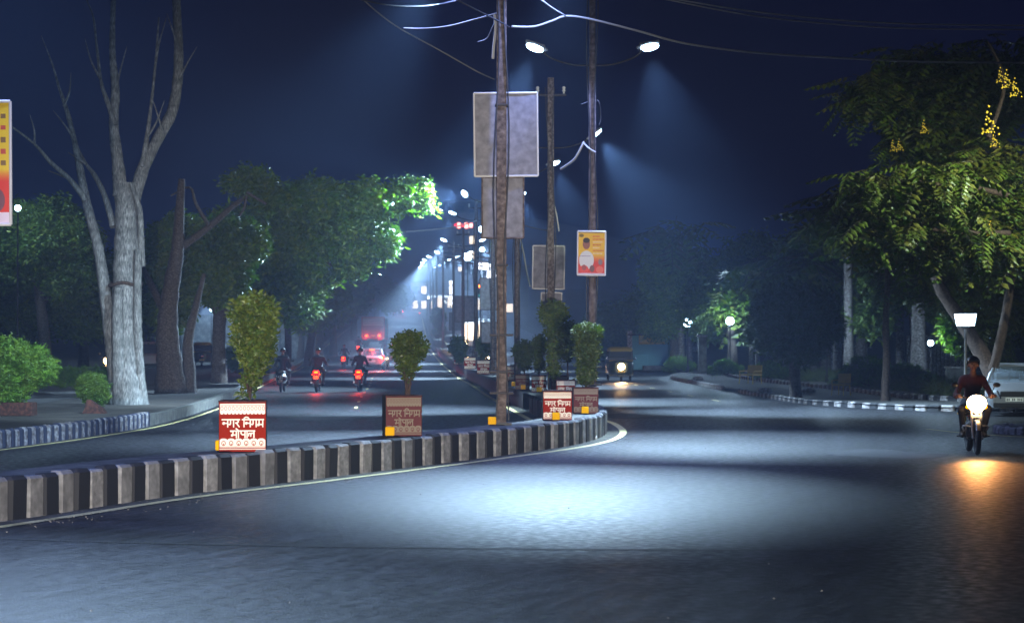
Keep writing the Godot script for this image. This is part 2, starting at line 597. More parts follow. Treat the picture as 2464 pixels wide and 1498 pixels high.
# a twig with leaves, about one metre across before it is scaled
func twig(n: int, l: float, w: float, base: Color, other: Color) -> ArrayMesh:
	var st := begin()
	st.set_smooth_group(-1)
	for i in n:
		var d := rand_dir()
		d.y = d.y * 0.7 - 0.1
		d = d.normalized()
		var side := d.cross(rand_dir()).normalized()
		var p := rand_dir() * rng.randf_range(0.05, 0.42)
		leaf_shape(st, p, d, side, l * rng.randf_range(0.7, 1.2), w * rng.randf_range(0.8, 1.2), base.lerp(other, rng.randf()))
	st.generate_normals()
	return st.commit()

# a feathered leaf: a stalk with leaflets to both sides, drooping to its tip
func frond(pairs: int, base: Color, other: Color) -> ArrayMesh:
	var st := begin()
	var pts := []
	for i in pairs + 1:
		var t := float(i) / pairs
		pts.append(Vector3(0, -0.28 * t * t, t * 0.95))
	st.set_color(Color(0.05, 0.04, 0.02))
	tube(st, pts, 0.008, 3, false)
	st.set_smooth_group(-1)
	for i in range(1, pairs + 1):
		var l := 0.30 * sin(PI * (0.2 + 0.72 * float(i) / pairs)) + 0.05
		for s in [-1.0, 1.0]:
			var d := Vector3(s, -0.45 + rng.randf_range(-0.2, 0.2), 0.35).normalized()
			leaf_shape(st, pts[i], d, d.cross(Vector3.UP).normalized() * s, l, 0.12, base.lerp(other, rng.randf()))
	st.generate_normals()
	return st.commit()

func make_leaves() -> void:
	leaf_sets.broad = [twig(16, 0.34, 0.13, Color(0.05, 0.10, 0.010), Color(0.13, 0.18, 0.018)), twig(16, 0.32, 0.13, Color(0.04, 0.085, 0.012), Color(0.09, 0.14, 0.016))]
	leaf_sets.fine = [twig(22, 0.26, 0.085, Color(0.035, 0.075, 0.022), Color(0.06, 0.095, 0.03))]
	leaf_sets.hedge = [twig(26, 0.3, 0.14, Color(0.05, 0.11, 0.010), Color(0.09, 0.16, 0.014))]
	leaf_sets.topiary = [twig(9, 0.50, 0.30, Color(0.03, 0.075, 0.012), Color(0.12, 0.165, 0.025)), twig(9, 0.48, 0.28, Color(0.035, 0.09, 0.014), Color(0.10, 0.12, 0.022))]
	leaf_sets.frond = [frond(7, Color(0.045, 0.09, 0.012), Color(0.11, 0.15, 0.02)), frond(6, Color(0.04, 0.08, 0.014), Color(0.12, 0.12, 0.02))]
	leaf_sets.grass = [twig(24, 0.5, 0.05, Color(0.04, 0.075, 0.02), Color(0.09, 0.10, 0.03))]
	var st := begin()
	for i in 26:
		var p := Vector3(rng.randf_range(-0.4, 0.4), rng.randf_range(0.0, 1.1), rng.randf_range(-0.4, 0.4)) * 1.0
		p.x *= 1.0 - p.y; p.z *= 1.0 - p.y
		st.set_color(Color(0.55, 0.36, 0.015) * rng.randf_range(0.6, 1.1))
		ball(st, p, Vector3(0.045, 0.04, 0.045), 5, 4)
	st.generate_normals()
	leaf_sets.flower = [st.commit()]

func scatter(called: String, parent: Node3D, blobs: Array, leaves: Array, count: int, lo: float, hi: float, gaps := 0.0, droop := false, bright := 1.0) -> void:
	var total := 0.0
	for b in blobs:
		total += b[1].x * b[1].y * b[1].z
	var f := FastNoiseLite.new()
	f.seed = count
	f.frequency = 0.42
	var where := []
	var tints := []
	for b in blobs:
		var r: Vector3 = b[1]
		var n := int(count * r.x * r.y * r.z / total)
		for i in n:
			var p: Vector3 = rand_dir() * pow(rng.randf(), 0.42)
			var q: Vector3 = b[0] + p * r
			var v := 0.75 * f.get_noise_3dv(q + parent.position) + 0.6 * f.get_noise_3dv((q + parent.position) * 3.7)
			if v < gaps - 0.45:
				continue
			var basis: Basis
			if droop:
				basis = Basis(Vector3.UP, rng.randf() * TAU) * Basis(Vector3.RIGHT, rng.randf_range(-0.2, 0.9))
			else:
				basis = Basis(Vector3.UP, rng.randf() * TAU) * Basis(Vector3.RIGHT, rng.randf_range(-0.7, 0.7)) * Basis(Vector3.BACK, rng.randf_range(-0.7, 0.7))
			where.append(Transform3D(basis.scaled(Vector3.ONE * rng.randf_range(lo, hi)), q))
			var k := bright * rng.randf_range(0.7, 1.25) * (1.0 + v * 0.4)
			tints.append(Color(k * rng.randf_range(0.9, 1.2), k, k * rng.randf_range(0.8, 1.1)))
	for s in leaves.size():
		var mm := MultiMesh.new()
		mm.transform_format = MultiMesh.TRANSFORM_3D
		mm.use_colors = true
		mm.mesh = leaves[s]
		var ids := range(s, where.size(), leaves.size())
		mm.instance_count = ids.size()
		for k in ids.size():
			mm.set_instance_transform(k, where[ids[k]])
			mm.set_instance_color(k, tints[ids[k]])
		var o := MultiMeshInstance3D.new()
		o.name = called if s == 0 else "%s_%03d" % [called, s]
		o.multimesh = mm
		o.material_override = M.leaf
		o.set_meta("kind", "stuff")
		parent.add_child(o)

# trunk and limbs in metres from the base, crown as ellipsoids
func tree(called: String, label: String, base: Vector3, bark: Material, limbs: Array, blobs: Array, leaves: Array, count: int, lo: float, hi: float, group := "", gaps := 0.1, bright := 1.0, droop := false, category := "tree") -> Node3D:
	var t := thing(called, label, category, base, 0.0, group)
	for i in limbs.size():
		var st := begin()
		tube(st, limbs[i][0], limbs[i][1], 10 if i == 0 else 7)
		obj("trunk" if i == 0 else "limb", st, bark, t)
	if count > 0:
		scatter("crown", t, blobs, leaves, count, lo, hi, gaps, droop, bright)
	return t

# ---------------------------------------------------------------- median, road and verges
func centre_at(d: float) -> Vector2:
	for i in centre.size() - 1:
		if centre[i + 1].y >= d:
			return centre[i].lerp(centre[i + 1], clampf((d - centre[i].y) / (centre[i + 1].y - centre[i].y), 0, 1))
	return centre[centre.size() - 1]

func beside(line: Array, off: float) -> Array:
	var out := []
	for i in line.size():
		var t: Vector2 = (line[mini(i + 1, line.size() - 1)] - line[maxi(i - 1, 0)]).normalized()
		out.append(line[i] + Vector2(t.y, -t.x) * off)
	return out

func even(line: Array, step: float) -> Array:
	var out := [line[0]]
	var left := step
	for i in line.size() - 1:
		var a: Vector2 = line[i]
		var b: Vector2 = line[i + 1]
		while a.distance_to(b) >= left:
			a = a.move_toward(b, left)
			out.append(a)
			left = step
		left -= a.distance_to(b)
	return out

func block_mesh(l: float, h: float, w: float, c: float) -> ArrayMesh:
	var st := begin()
	box(st, Vector3(0, h / 2, 0), Vector3(l, h, w), Basis.IDENTITY, c)
	st.generate_normals()
	return st.commit()

# single blocks set end to end along a line of (x, distance)
func kerb_blocks(parent: Node, line: Array, step: float, h: float, w: float, mats: Array, lift := -0.05) -> void:
	var pts := even(line, step)
	var meshes := [block_mesh(step * 0.985, h, w, 0.035), block_mesh(step * 0.985, h + 0.012, w + 0.01, 0.045), block_mesh(step * 0.985, h - 0.01, w, 0.03)]
	for i in pts.size() - 1:
		var mid: Vector2 = (pts[i] + pts[i + 1]) / 2
		var dir: Vector2 = pts[i + 1] - pts[i]
		var set_: Array = mats[i % mats.size()]
		var o := put("kerb_block", meshes[rng.randi() % 3], set_[rng.randi() % set_.size()], parent)
		o.position = on_road(mid.x + rng.randf_range(-0.008, 0.008), mid.y + rng.randf_range(-0.008, 0.008)) + Vector3.UP * (lift - rng.randf() * 0.03 * h)
		o.rotation = Vector3(rng.randf_range(-0.025, 0.025), atan2(dir.y, dir.x) + rng.randf_range(-0.035, 0.035), rng.randf_range(-0.018, 0.018))
		o.scale = Vector3(rng.randf_range(0.93, 1.0), 1.0, rng.randf_range(0.97, 1.03))

func build_ground() -> void:
	var raw := []
	for p in [[-14.2, 4], [-11.0, 12], [-8.7, 18], [-6.42, 24.1], [-5.12, 27.9], [-3.4, 31.6], [-0.95, 37.2], [0.78, 41.8], [1.5, 46.1], [1.6, 51], [1.3, 56], [0.1, 76], [-0.9, 95], [-2.1, 115], [-3.3, 140], [-4.7, 165], [-6.3, 190], [-8, 220], [-11.8, 300], [-16, 385], [-22, 480]]:
		raw.append(Vector2(p[0], p[1]))
	centre = PackedVector2Array(smooth_line(raw, 8))
	var line := Array(centre)
	var lefts := []; var rights := []; var gl := []; var gr := []
	for d in [-40, 0, 60, 130, 140, 150, 160, 170, 180, 200, 300, 400, 520]:
		lefts.append(Vector2(-70, d)); rights.append(Vector2(70, d))
		gl.append(Vector2(-900, d)); gr.append(Vector2(900, d))
	gl.append(Vector2(-900, 1500)); gr.append(Vector2(900, 1500))
	var st := begin()
	strip(st, gl, gr, -0.06)
	struct("ground", st, M.dirt)
	st = begin()
	strip(st, lefts, rights, 0.0)
	# the carriageway by the camera runs askew, and so does the wear on its surface
	var skew := Transform3D(Basis(Vector3.UP, -0.36), Vector3.ZERO)
	var turned := begin()
	st.generate_normals()
	turned.append_from(st.commit(), 0, skew.affine_inverse())
	struct("road", turned, M.asphalt).transform = skew
	# thin dark lines drawn across the near carriageway
	for q in [[[-6.2, 22.2], [-3.6, 21.4], [0.4, 20.8], [6.0, 20.6]], [[0.6, 35.2], [4.0, 34.6], [8.6, 33.4], [14.0, 32.6]]]:
		var l := []
		for p in q: l.append(Vector2(p[0], p[1]))
		l = smooth_line(l, 6)
		st = begin()
		strip(st, beside(l, -0.05), beside(l, 0.05), 0.005)
		struct("dark_line", st, M.dark_strip)
	# repairs in the asphalt, and grit lying on it
	for q in [[6.8, 38.0, 1.0, 1.5], [-4.6, 56.0, 1.4, 2.0], [3.4, 57.0, 1.0, 2.0]]:
		st = begin()
		var rim := []
		for k in 14:
			var a := TAU * k / 14
			var r := 1.0 + rng.randf_range(-0.22, 0.22)
			rim.append(Vector2(q[0] + cos(a) * q[2] * r, q[1] + sin(a) * q[3] * r))
		for k in 14:
			tri(st, on_road(q[0], q[1]) + Vector3.UP * 0.006, on_road(rim[k].x, rim[k].y) + Vector3.UP * 0.004, on_road(rim[(k + 1) % 14].x, rim[(k + 1) % 14].y) + Vector3.UP * 0.004, Vector3.UP)
		struct("road_patch", st, M.patch)
	st = begin()
	for k in 1310:
		var dd := 15.0 + 38.0 * rng.randf()
		var xx := rng.randf_range(-0.25, 0.25) * dd + 0.5
		if k < 1250:
			var cc := centre_at(dd)
			xx = cc.x + (0.62 + 0.9 * pow(rng.randf(), 2.0)) * (1.0 if rng.randf() < 0.85 else -1.0)
		var w := rng.randf_range(0.004, 0.014)
		box(st, on_road(xx, dd) + Vector3.UP * w * 0.3, Vector3(w * 1.4, w * 0.6, w), Basis(Vector3.UP, rng.randf() * TAU))
	obj("road_grit", st, M.grit).set_meta("kind", "stuff")
	tag(get_node("road_grit"), "small stones and grit scattered on the road and along the kerb", "grit")
	# the median
	var near_line := line.filter(func(p): return p.y < 62.0)
	var far_line := line.filter(func(p): return p.y >= 61.0)
	st = begin()
	strip(st, beside(line, -0.42), beside(line, 0.42), 0.47)
	var med := struct("median", st, M.concrete)
	kerb_blocks(med, beside(near_line.filter(func(p): return p.y > 21.0), 0.49), 0.365, 0.55, 0.19, [M.kerb_white, M.kerb_black])
	kerb_blocks(med, beside(near_line.filter(func(p): return p.y > 43.0), -0.49), 0.365, 0.53, 0.17, [[M.kerb_black[2]], M.kerb_black])
	for s in [-1.0, 1.0]:
		st = begin()
		var a := beside(far_line, 0.40 * s); var b := beside(far_line, 0.58 * s)
		st.set_smooth_group(1)
		for i in a.size() - 1:
			var o := on_road(b[i].x, b[i].y) - on_road(a[i].x, a[i].y)
			var u := Vector3.UP * 0.49
			quad(st, on_road(b[i].x, b[i].y), on_road(b[i + 1].x, b[i + 1].y), on_road(b[i + 1].x, b[i + 1].y) + u, on_road(b[i].x, b[i].y) + u, o)
			quad(st, on_road(a[i].x, a[i].y) + u, on_road(a[i + 1].x, a[i + 1].y) + u, on_road(b[i + 1].x, b[i + 1].y) + u, on_road(b[i].x, b[i].y) + u, Vector3.UP)
		var o2 := obj("kerb_wall", st, M.kerb_black[2], med)
		o2.set_meta("kind", "stuff")
	# painted edge lines and the dust caught between them and the kerb
	for s in [-1.0, 1.0]:
		st = begin()
		strip(st, beside(line, 0.95 * s - 0.08), beside(line, 0.95 * s + 0.08), 0.009)
		struct("edge_line", st, M.line)
		st = begin()
		strip(st, beside(line, 0.55 * s - 0.05), beside(line, 0.86 * s), 0.005)
		struct("gutter_dust", st, M.dust)
	# lane dashes on both carriageways
	for s in [-5.6, 6.6]:
		var lane := beside(line, s)
		st = begin()
		var pts := even(lane, 1.5)
		for i in range(0, pts.size() - 2, 4):
			if (s > 0.0 and pts[i].y < 70.0) or pts[i].y < 60.0 : continue
			var two := [pts[i], pts[i + 1]]
			strip(st, beside(two, -0.05), beside(two, 0.05), 0.009)
		struct("lane_line", st, M.line)
	# left verge
	var left := []
	for p in [[-24, 5], [-15.5, 22], [-11.6, 32], [-9.95, 40], [-9.15, 46], [-8.85, 51.5], [-9.1, 60], [-9.9, 73], [-11.8, 96], [-15, 142], [-18.6, 200], [-28, 385], [-36, 500]]:
		left.append(Vector2(p[0], p[1]))
	left = smooth_line(left, 6)
	st = begin()
	var far_left := left.map(func(p): return Vector2(-70, p.y))
	strip(st, far_left, beside(left, -0.1), 0.16)
	var v := struct("left_verge", st, M.dirt)
	kerb_blocks(v, left.filter(func(p): return p.y > 36.0 and p.y < 51.0), 0.21, 0.40, 0.16, [[M.kerb_pale], [M.kerb_blue]])
	st = begin()
	var rest := left.filter(func(p): return p.y >= 50.4)
	var ra := beside(rest, -0.12); var rb := beside(rest, 0.08)
	for i in rest.size() - 1:
		var u := Vector3.UP * 0.27
		quad(st, on_road(rb[i].x, rb[i].y), on_road(rb[i + 1].x, rb[i + 1].y), on_road(rb[i + 1].x, rb[i + 1].y) + u, on_road(rb[i].x, rb[i].y) + u, Vector3.RIGHT)
		quad(st, on_road(ra[i].x, ra[i].y) + u, on_road(ra[i + 1].x, ra[i + 1].y) + u, on_road(rb[i + 1].x, rb[i + 1].y) + u, on_road(rb[i].x, rb[i].y) + u, Vector3.UP)
	obj("kerb_wall", st, M.concrete, v).set_meta("kind", "stuff")
	st = begin()
	strip(st, beside(left, 0.32), beside(left, 0.42), 0.009)
	struct("edge_line", st, M.line)
	st = begin()
	strip(st, [Vector2(-26, 48), Vector2(-27, 80), Vector2(-27, 140), Vector2(-30, 200)], [Vector2(-13.6, 52), Vector2(-15.2, 80), Vector2(-18.3, 140), Vector2(-21, 200)], 0.172)
	struct("service_road", st, M.paving)
	# right pavement, its outer and inner kerb
	var outer := []
	for p in [[26, 57.5], [18, 59.5], [13.0, 60.6], [11.4, 62.2], [9.9, 66.0], [9.4, 69.5], [9.0, 79.5], [8.6, 94], [8.4, 104], [8.7, 113], [9.6, 118], [11, 120.5]]:
		outer.append(Vector2(p[0], p[1]))
	outer = smooth_line(outer, 6)
	var inner := []
	for p in [[26, 63], [18, 64.6], [14.4, 65.8], [13.2, 70], [12.8, 79.5], [11.8, 93.8], [11.4, 108], [11.9, 114], [13.4, 117]]:
		inner.append(Vector2(p[0], p[1]))
	inner = smooth_line(inner, 6)
	st = begin()
	var shape := PackedVector2Array(beside(outer, -0.12) + [Vector2(70, 126), Vector2(70, 57.5)])
	var ids := Geometry2D.triangulate_polygon(shape)
	for i in range(0, ids.size(), 3):
		tri(st, on_road(shape[ids[i]].x, shape[ids[i]].y) + Vector3.UP * 0.13, on_road(shape[ids[i + 1]].x, shape[ids[i + 1]].y) + Vector3.UP * 0.13, on_road(shape[ids[i + 2]].x, shape[ids[i + 2]].y) + Vector3.UP * 0.13, Vector3.UP)
	var pv := struct("right_pavement", st, M.paving)
	kerb_blocks(pv, outer.filter(func(p): return p.y < 82.0 or p.y > 86.0).filter(func(p): return p.y < 82.0), 0.42, 0.22, 0.16, [[M.kerb_pale], M.kerb_black])
	kerb_blocks(pv, outer.filter(func(p): return p.y > 86.0), 0.42, 0.24, 0.16, [[M.kerb_pale], [M.kerb_white[2]]])
	st = begin()
	shape = PackedVector2Array(beside(inner, -0.1) + [Vector2(70, 122), Vector2(70, 63)])
	ids = Geometry2D.triangulate_polygon(shape)
	for i in range(0, ids.size(), 3):
		tri(st, on_road(shape[ids[i]].x, shape[ids[i]].y) + Vector3.UP * 0.24, on_road(shape[ids[i + 1]].x, shape[ids[i + 1]].y) + Vector3.UP * 0.24, on_road(shape[ids[i + 2]].x, shape[ids[i + 2]].y) + Vector3.UP * 0.24, Vector3.UP)
	var bed := struct("planting_bed", st, M.dirt)
	kerb_blocks(bed, inner, 0.40, 0.34, 0.14, [[M.kerb_pale], M.kerb_black], -0.04)
	# far right verge beyond the park
	var rv := []
	for d in [128, 140, 150, 165, 200, 260, 330, 420, 500]:
		rv.append(Vector2(centre_at(d).x + 12.0, d))
	st = begin()
	strip(st, rv, rv.map(func(p): return Vector2(70, p.y)), 0.14)
	struct("right_verge", st, M.dirt)
	# the corner of a second kerb at the right edge
	var corner := []
	for p in [[20, 44.0], [14.5, 44.4], [11.4, 45.6], [10.9, 46.6], [11.5, 47.6], [14.5, 48.2], [20, 48.6]]:
		corner.append(Vector2(p[0], p[1]))
	corner = smooth_line(corner, 5)
	st = begin()
	shape = PackedVector2Array(corner)
	ids = Geometry2D.triangulate_polygon(shape)
	for i in range(0, ids.size(), 3):
		tri(st, on_road(shape[ids[i]].x, shape[ids[i]].y) + Vector3.UP * 0.14, on_road(shape[ids[i + 1]].x, shape[ids[i + 1]].y) + Vector3.UP * 0.14, on_road(shape[ids[i + 2]].x, shape[ids[i + 2]].y) + Vector3.UP * 0.14, Vector3.UP)
	var isl := struct("traffic_island", st, M.paving)
	kerb_blocks(isl, corner, 0.18, 0.22, 0.14, [[M.kerb_pale], [M.kerb_white[2]]])
	st = begin()
	var yl := smooth_line([Vector2(9.7, 48.6), Vector2(10.4, 45.6), Vector2(12.5, 43.4), Vector2(18, 42.4)], 6)
	strip(st, beside(yl, -0.06), beside(yl, 0.06), 0.009)
	struct("edge_line", st, M.line)

# ---------------------------------------------------------------- street lights
func luminaire(parent: Node3D, called: String, pos: Vector3, out: Vector3, energy: float, aim: Vector3, cone := 37.0, c := COOL, spill := 0.0) -> void:
	# a flat LED head at the arm's end, tipped outwards
	var dir := (aim - pos).normalized()
	var along := out
	var b := Basis.looking_at(dir, along)
	var st := begin()
	box(st, Vector3(0, 0, 0.035), Vector3(0.34, 0.48, 0.07), Basis.IDENTITY, 0.03)
	box(st, Vector3(0, -0.24, 0.03), Vector3(0.08, 0.12, 0.06), Basis.IDENTITY, 0.02)
	var head := obj("lamp_head", st, M.lamp_body, parent)
	head.position = pos
	head.basis = b
	st = begin()
	ball(st, Vector3.ZERO, Vector3(0.15, 0.21, 0.06), 14, 6)
	var lens := obj("lamp_lens", st, M.lens, parent)
	lens.position = pos + dir * 0.012
	lens.basis = b
	spot(parent, called, pos + dir * 0.22, dir, energy, cone, 1.0, c, 0.1)
	if spill > 0.0:
		spot(parent, "added_spill", pos + dir * 0.22, Vector3.DOWN, spill, 68.0, 0.8, Color(0.58, 0.68, 1.0), 0.1)  # wide spot added as blue fill for the dark road

func street_pole(label: String, x: float, d: float, height: float, lamp_y: float, wide: float, energy: float, turn: float, opts := {}) -> Node3D:
	var t := thing("street_light_pole", label, "street light", on_road(x, d) + Vector3.UP * 0.46, 0.0, "street light poles down the median")
	lamp_y -= 0.46
	var m: Material = opts.get("mat", M.pole_grey)
	var st := begin()
	# a rolled steel joist: two flanges and a web, as these poles are
	if opts.get("joist", false):
		box(st, Vector3(0, height / 2, wide * 0.46), Vector3(wide, height, wide * 0.10), Basis.IDENTITY, 0.008)
		box(st, Vector3(0, height / 2, -wide * 0.46), Vector3(wide, height, wide * 0.10), Basis.IDENTITY, 0.008)
		box(st, Vector3(0, height / 2, 0), Vector3(wide * 0.16, height - 0.01, wide * 0.82), Basis.IDENTITY)
	else:
		tube(st, [Vector3(0, 0, 0), Vector3(0, height * 0.5, 0), Vector3(0, height, 0)], [wide * 0.55, wide * 0.5, wide * 0.40], 12)
	obj("shaft", st, m, t)
	st = begin()
	box(st, Vector3(0, 0.03, 0), Vector3(wide * 2.0, 0.06, wide * 2.0), Basis.IDENTITY, 0.01)
	obj("base_plate", st, M.concrete, t)
	var right := Vector3(cos(turn), 0, sin(turn))
	for s in [1.0, -1.0]:
		var o: Vector3 = right * s
		var reach := 1.3
		st = begin()
		var arm := smooth_line([Vector3(0, lamp_y - 0.42, 0), o * 0.45 + Vector3(0, lamp_y - 0.40, 0), o * 0.95 + Vector3(0, lamp_y - 0.24, 0), o * (reach - 0.16) + Vector3(0, lamp_y - 0.06, 0)], 5)
		tube(st, arm, 0.022, 7)
		obj("arm", st, M.dark_steel if d < 120 else m, t)
		var aim: Vector3 = o * (4.5 if s < 0 else 4.0) + Vector3(0, 0, 2.5)
		var given: String = "aim_right" if s > 0 else "aim_left"
		if opts.has(given):
			aim = opts[given] - t.position
		luminaire(t, "lamp_light", o * reach + Vector3(0, lamp_y, 0), o, energy * (opts.get("power_right", 1.0) if s > 0 else opts.get("power_left", 1.5)), aim, opts.get("cone_right", 33.0) if s > 0 else opts.get("cone_left", 30.0), COOL, opts.get("spill", 0.0))
	# clamps, and the cable that climbs the pole
	var lo: float = opts.get("clamps", 2)
	for k in int(lo):
		var y: float = [0.62, 1.02, 1.72, 3.05, 6.1][k] * (1.0 if d < 50 else 1.2)
		st = begin()
		box(st, Vector3(0, y, 0), Vector3(wide * (2.4 if k < 3 else 1.3), 0.045, wide * 1.25), Basis.IDENTITY, 0.006)
		for s in [-1.0, 1.0]:
			bar(st, Vector3(s * wide * (1.05 if k < 3 else 0.58), y, -wide * 0.75), Vector3(s * wide * (1.05 if k < 3 else 0.58), y, wide * 0.75), 0.012, 6)
		obj("clamp", st, M.dark_steel, t)
	if d < 130:
		for k in 2:
			st = begin()
			var pts := []
			for i in 15:
				var y := 0.1 + (height - 0.4) * i / 14.0
				var sx := (-0.52 + 1.0 * k) * wide + sin(y * 1.1 + k * 2.0 + x) * wide * 0.28
				pts.append(Vector3(sx, y, wide * 0.62))
			tube(st, pts, 0.017 if d < 80 else 0.03, 6)
			obj("riser_cable", st, M.cable, t)
	# cross arm with insulators
	if opts.get("cross", true):
		st = begin()
		box(st, Vector3(0, height - 0.5, 0.0), Vector3(0.9, 0.07, 0.07), Basis.IDENTITY, 0.008)
		obj("cross_arm", st, M.dark_steel, t)
		for sx in [-0.38, 0.38]:
			st = begin()
			tube(st, [Vector3(sx, height - 0.47, 0), Vector3(sx, height - 0.40, 0), Vector3(sx, height - 0.38, 0), Vector3(sx, height - 0.33, 0), Vector3(sx, height - 0.30, 0), Vector3(sx, height - 0.25, 0)], [0.025, 0.03, 0.06, 0.03, 0.055, 0.03], 8)
			obj("insulator", st, M.white_paint, t)
	return t

func hoarding(label: String, mid: Vector3, w: float, h: float, tilt: float, frame_mat: Material, kind := 0, group := "") -> void:
	var t := thing("hoarding" if kind == 0 else "poster", label, "hoarding" if kind == 0 else "poster", mid, 0.0, group)
	t.rotation.z = tilt
	var st := begin()
	sheet(st, Vector3.ZERO, w, h, 10, 0.012)
	obj("panel", st, M.board if kind == 0 else (M.poster if kind == 1 else M.tall_poster), t)
	st = begin()
	sheet(st, Vector3(0, 0, -0.02), w - 0.02, h - 0.02, 6, 0.01)
	obj("backing", st, M.board, t)
	for k in 4:
		st = begin()
		var s := -1.0 if k % 2 == 0 else 1.0
		if k < 2:
			bar(st, Vector3(-w / 2, s * h / 2, 0.0), Vector3(w / 2, s * h / 2, 0.0), 0.022, 6)
		else:
			bar(st, Vector3(s * w / 2, -h / 2, 0.0), Vector3(s * w / 2, h / 2, 0.0), 0.02, 6)
		obj("frame_bar", st, frame_mat, t)

func cable(label: String, pts: Array, r: float, m: Material, group := "overhead cables") -> void:
	var st := begin()
	tube(st, smooth_line(pts, 8), r, 6)
	tag(obj("overhead_cable", st, m), label, "cable", group)

func planter(label: String, x: float, y: float, d: float, w: float, h: float, turn: float, bright: bool) -> Node3D:
	var p := at(x, y, d)
	p.y = rise(d) + 0.474
	var t := thing("planter_box", label, "planter", p, turn, "painted planter boxes along the median")
	var st := begin()
	var deep := w * 0.98
	for s in [-1.0, 1.0]:
		box(st, Vector3(s * (w / 2 - 0.02), h / 2, 0), Vector3(0.04, h, deep - 0.09), Basis.IDENTITY, 0.006)
	box(st, Vector3(0, h / 2, -deep / 2 + 0.02), Vector3(w, h, 0.04), Basis.IDENTITY, 0.006)
	box(st, Vector3(0, h / 2, deep / 2 - 0.02), Vector3(w, h, 0.04), Basis.IDENTITY, 0.006)
	obj("box_shell", st, M.box_dark if bright else M.box_dark, t)
	st = begin()
	box(st, Vector3(0, h * 0.46, 0), Vector3(w - 0.09, h * 0.90, deep - 0.1))
	obj("soil", st, M.soil, t)
	st = begin()
	box(st, Vector3(0, h - 0.008, deep / 2 + 0.004), Vector3(w + 0.012, 0.028, 0.03), Basis.IDENTITY, 0.006)
	obj("rim", st, M.box_red, t)
	st = begin()
	sheet(st, Vector3(0, h / 2 - 0.006, deep / 2 + 0.004), w - 0.012, h - 0.03)
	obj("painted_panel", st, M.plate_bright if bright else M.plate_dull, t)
	return t

func topiary(label: String, base: Vector3, stem: Array, blobs: Array, count: int, size: float, gaps := 0.0, bright := 1.0, leaves := "topiary") -> void:
	var t := thing("topiary_shrub", label, "shrub", base, 0.0, "clipped shrubs in the median planters")
	for k in stem.size():
		var st := begin()
		var pts: Array = stem[k]
		tube(st, smooth_line(pts, 4), 0.022, 6)
		obj("stem", st, M.bark_brown, t)
	scatter("foliage", t, blobs, leaf_sets[leaves], count, size * 0.8, size * 1.25, gaps, false, bright)

func reflector(label: String, x: float, y: float, d: float) -> void:
	var p := at(x, y, d)
	p.y = rise(d) + 0.485
	var t := thing("kerb_reflector", label, "reflector", p, rng.randf_range(-0.15, 0.15), "amber reflectors on the kerb of the median")
	var st := begin()
	box(st, Vector3(0, 0.085, 0), Vector3(0.155, 0.15, 0.05), Basis.IDENTITY, 0.015)
	obj("reflector_face", st, M.amber, t)
	st = begin()
	box(st, Vector3(0, 0.005, 0), Vector3(0.10, 0.02, 0.09), Basis.IDENTITY, 0.004)
	obj("foot", st, M.dark_steel, t)

func _ready() -> void:
	rng.seed = 20240
	# ---- camera
	var cam := Camera3D.new()
	cam.name = "camera"
	add_child(cam)
	cam.position = Vector3(0, EYE, 0)
	cam.rotation.x = atan(67.0 / FOCAL)
	cam.fov = 2.0 * rad_to_deg(atan(749.0 / FOCAL))
	cam.near = 0.5
	var lens := CameraAttributesPhysical.new()
	lens.frustum_focal_length = 12.0 / (749.0 / FOCAL)
	lens.frustum_focus_distance = 33.0
	lens.frustum_near = 0.5
	lens.frustum_far = 2500.0
	lens.exposure_aperture = 3.2
	cam.attributes = lens
	cam.far = 2500.0
	# ---- night sky and haze
	var we := WorldEnvironment.new()
	we.name = "world_environment"
	var e := Environment.new()
	e.background_mode = Environment.BG_SKY
	var sky := ProceduralSkyMaterial.new()
	sky.sky_top_color = srgb(0.0006, 0.0006, 0.0045)
	sky.sky_horizon_color = srgb(0.0026, 0.0036, 0.022)
	sky.sky_curve = 0.25
	sky.ground_bottom_color = srgb(0.001, 0.001, 0.004)
	sky.ground_horizon_color = srgb(0.003, 0.006, 0.02)
	e.sky = Sky.new()
	e.sky.sky_material = sky
	e.tonemap_mode = Environment.TONE_MAPPER_LINEAR
	e.tonemap_exposure = 1.0
	e.fog_enabled = true
	e.fog_mode = Environment.FOG_MODE_EXPONENTIAL
	e.fog_light_color = srgb(0.38, 0.56, 1.0)
	e.fog_density = 0.00072
	e.volumetric_fog_enabled = true
	e.volumetric_fog_density = 0.0
	e.sdfgi_enabled = true
	e.ssao_enabled = true
	e.ssil_enabled = true
	we.environment = e
	add_child(we)
	# ---- very faint blue fill from above, added in place of moonlight
	var moon_fill := DirectionalLight3D.new()
	moon_fill.name = "moon_fill"
	moon_fill.light_color = Color(0.55, 0.68, 1.0)
	moon_fill.light_energy = 0.004
	moon_fill.light_angular_distance = 4.0
	moon_fill.shadow_enabled = true
	moon_fill.rotation_degrees = Vector3(-48, 25, 0)
	add_child(moon_fill)
	make_materials()
	make_leaves()
	build_ground()
	build_poles()
	build_planters()
	build_left()
	build_right()
	build_far()
	build_traffic()

const LAMP := 750.0

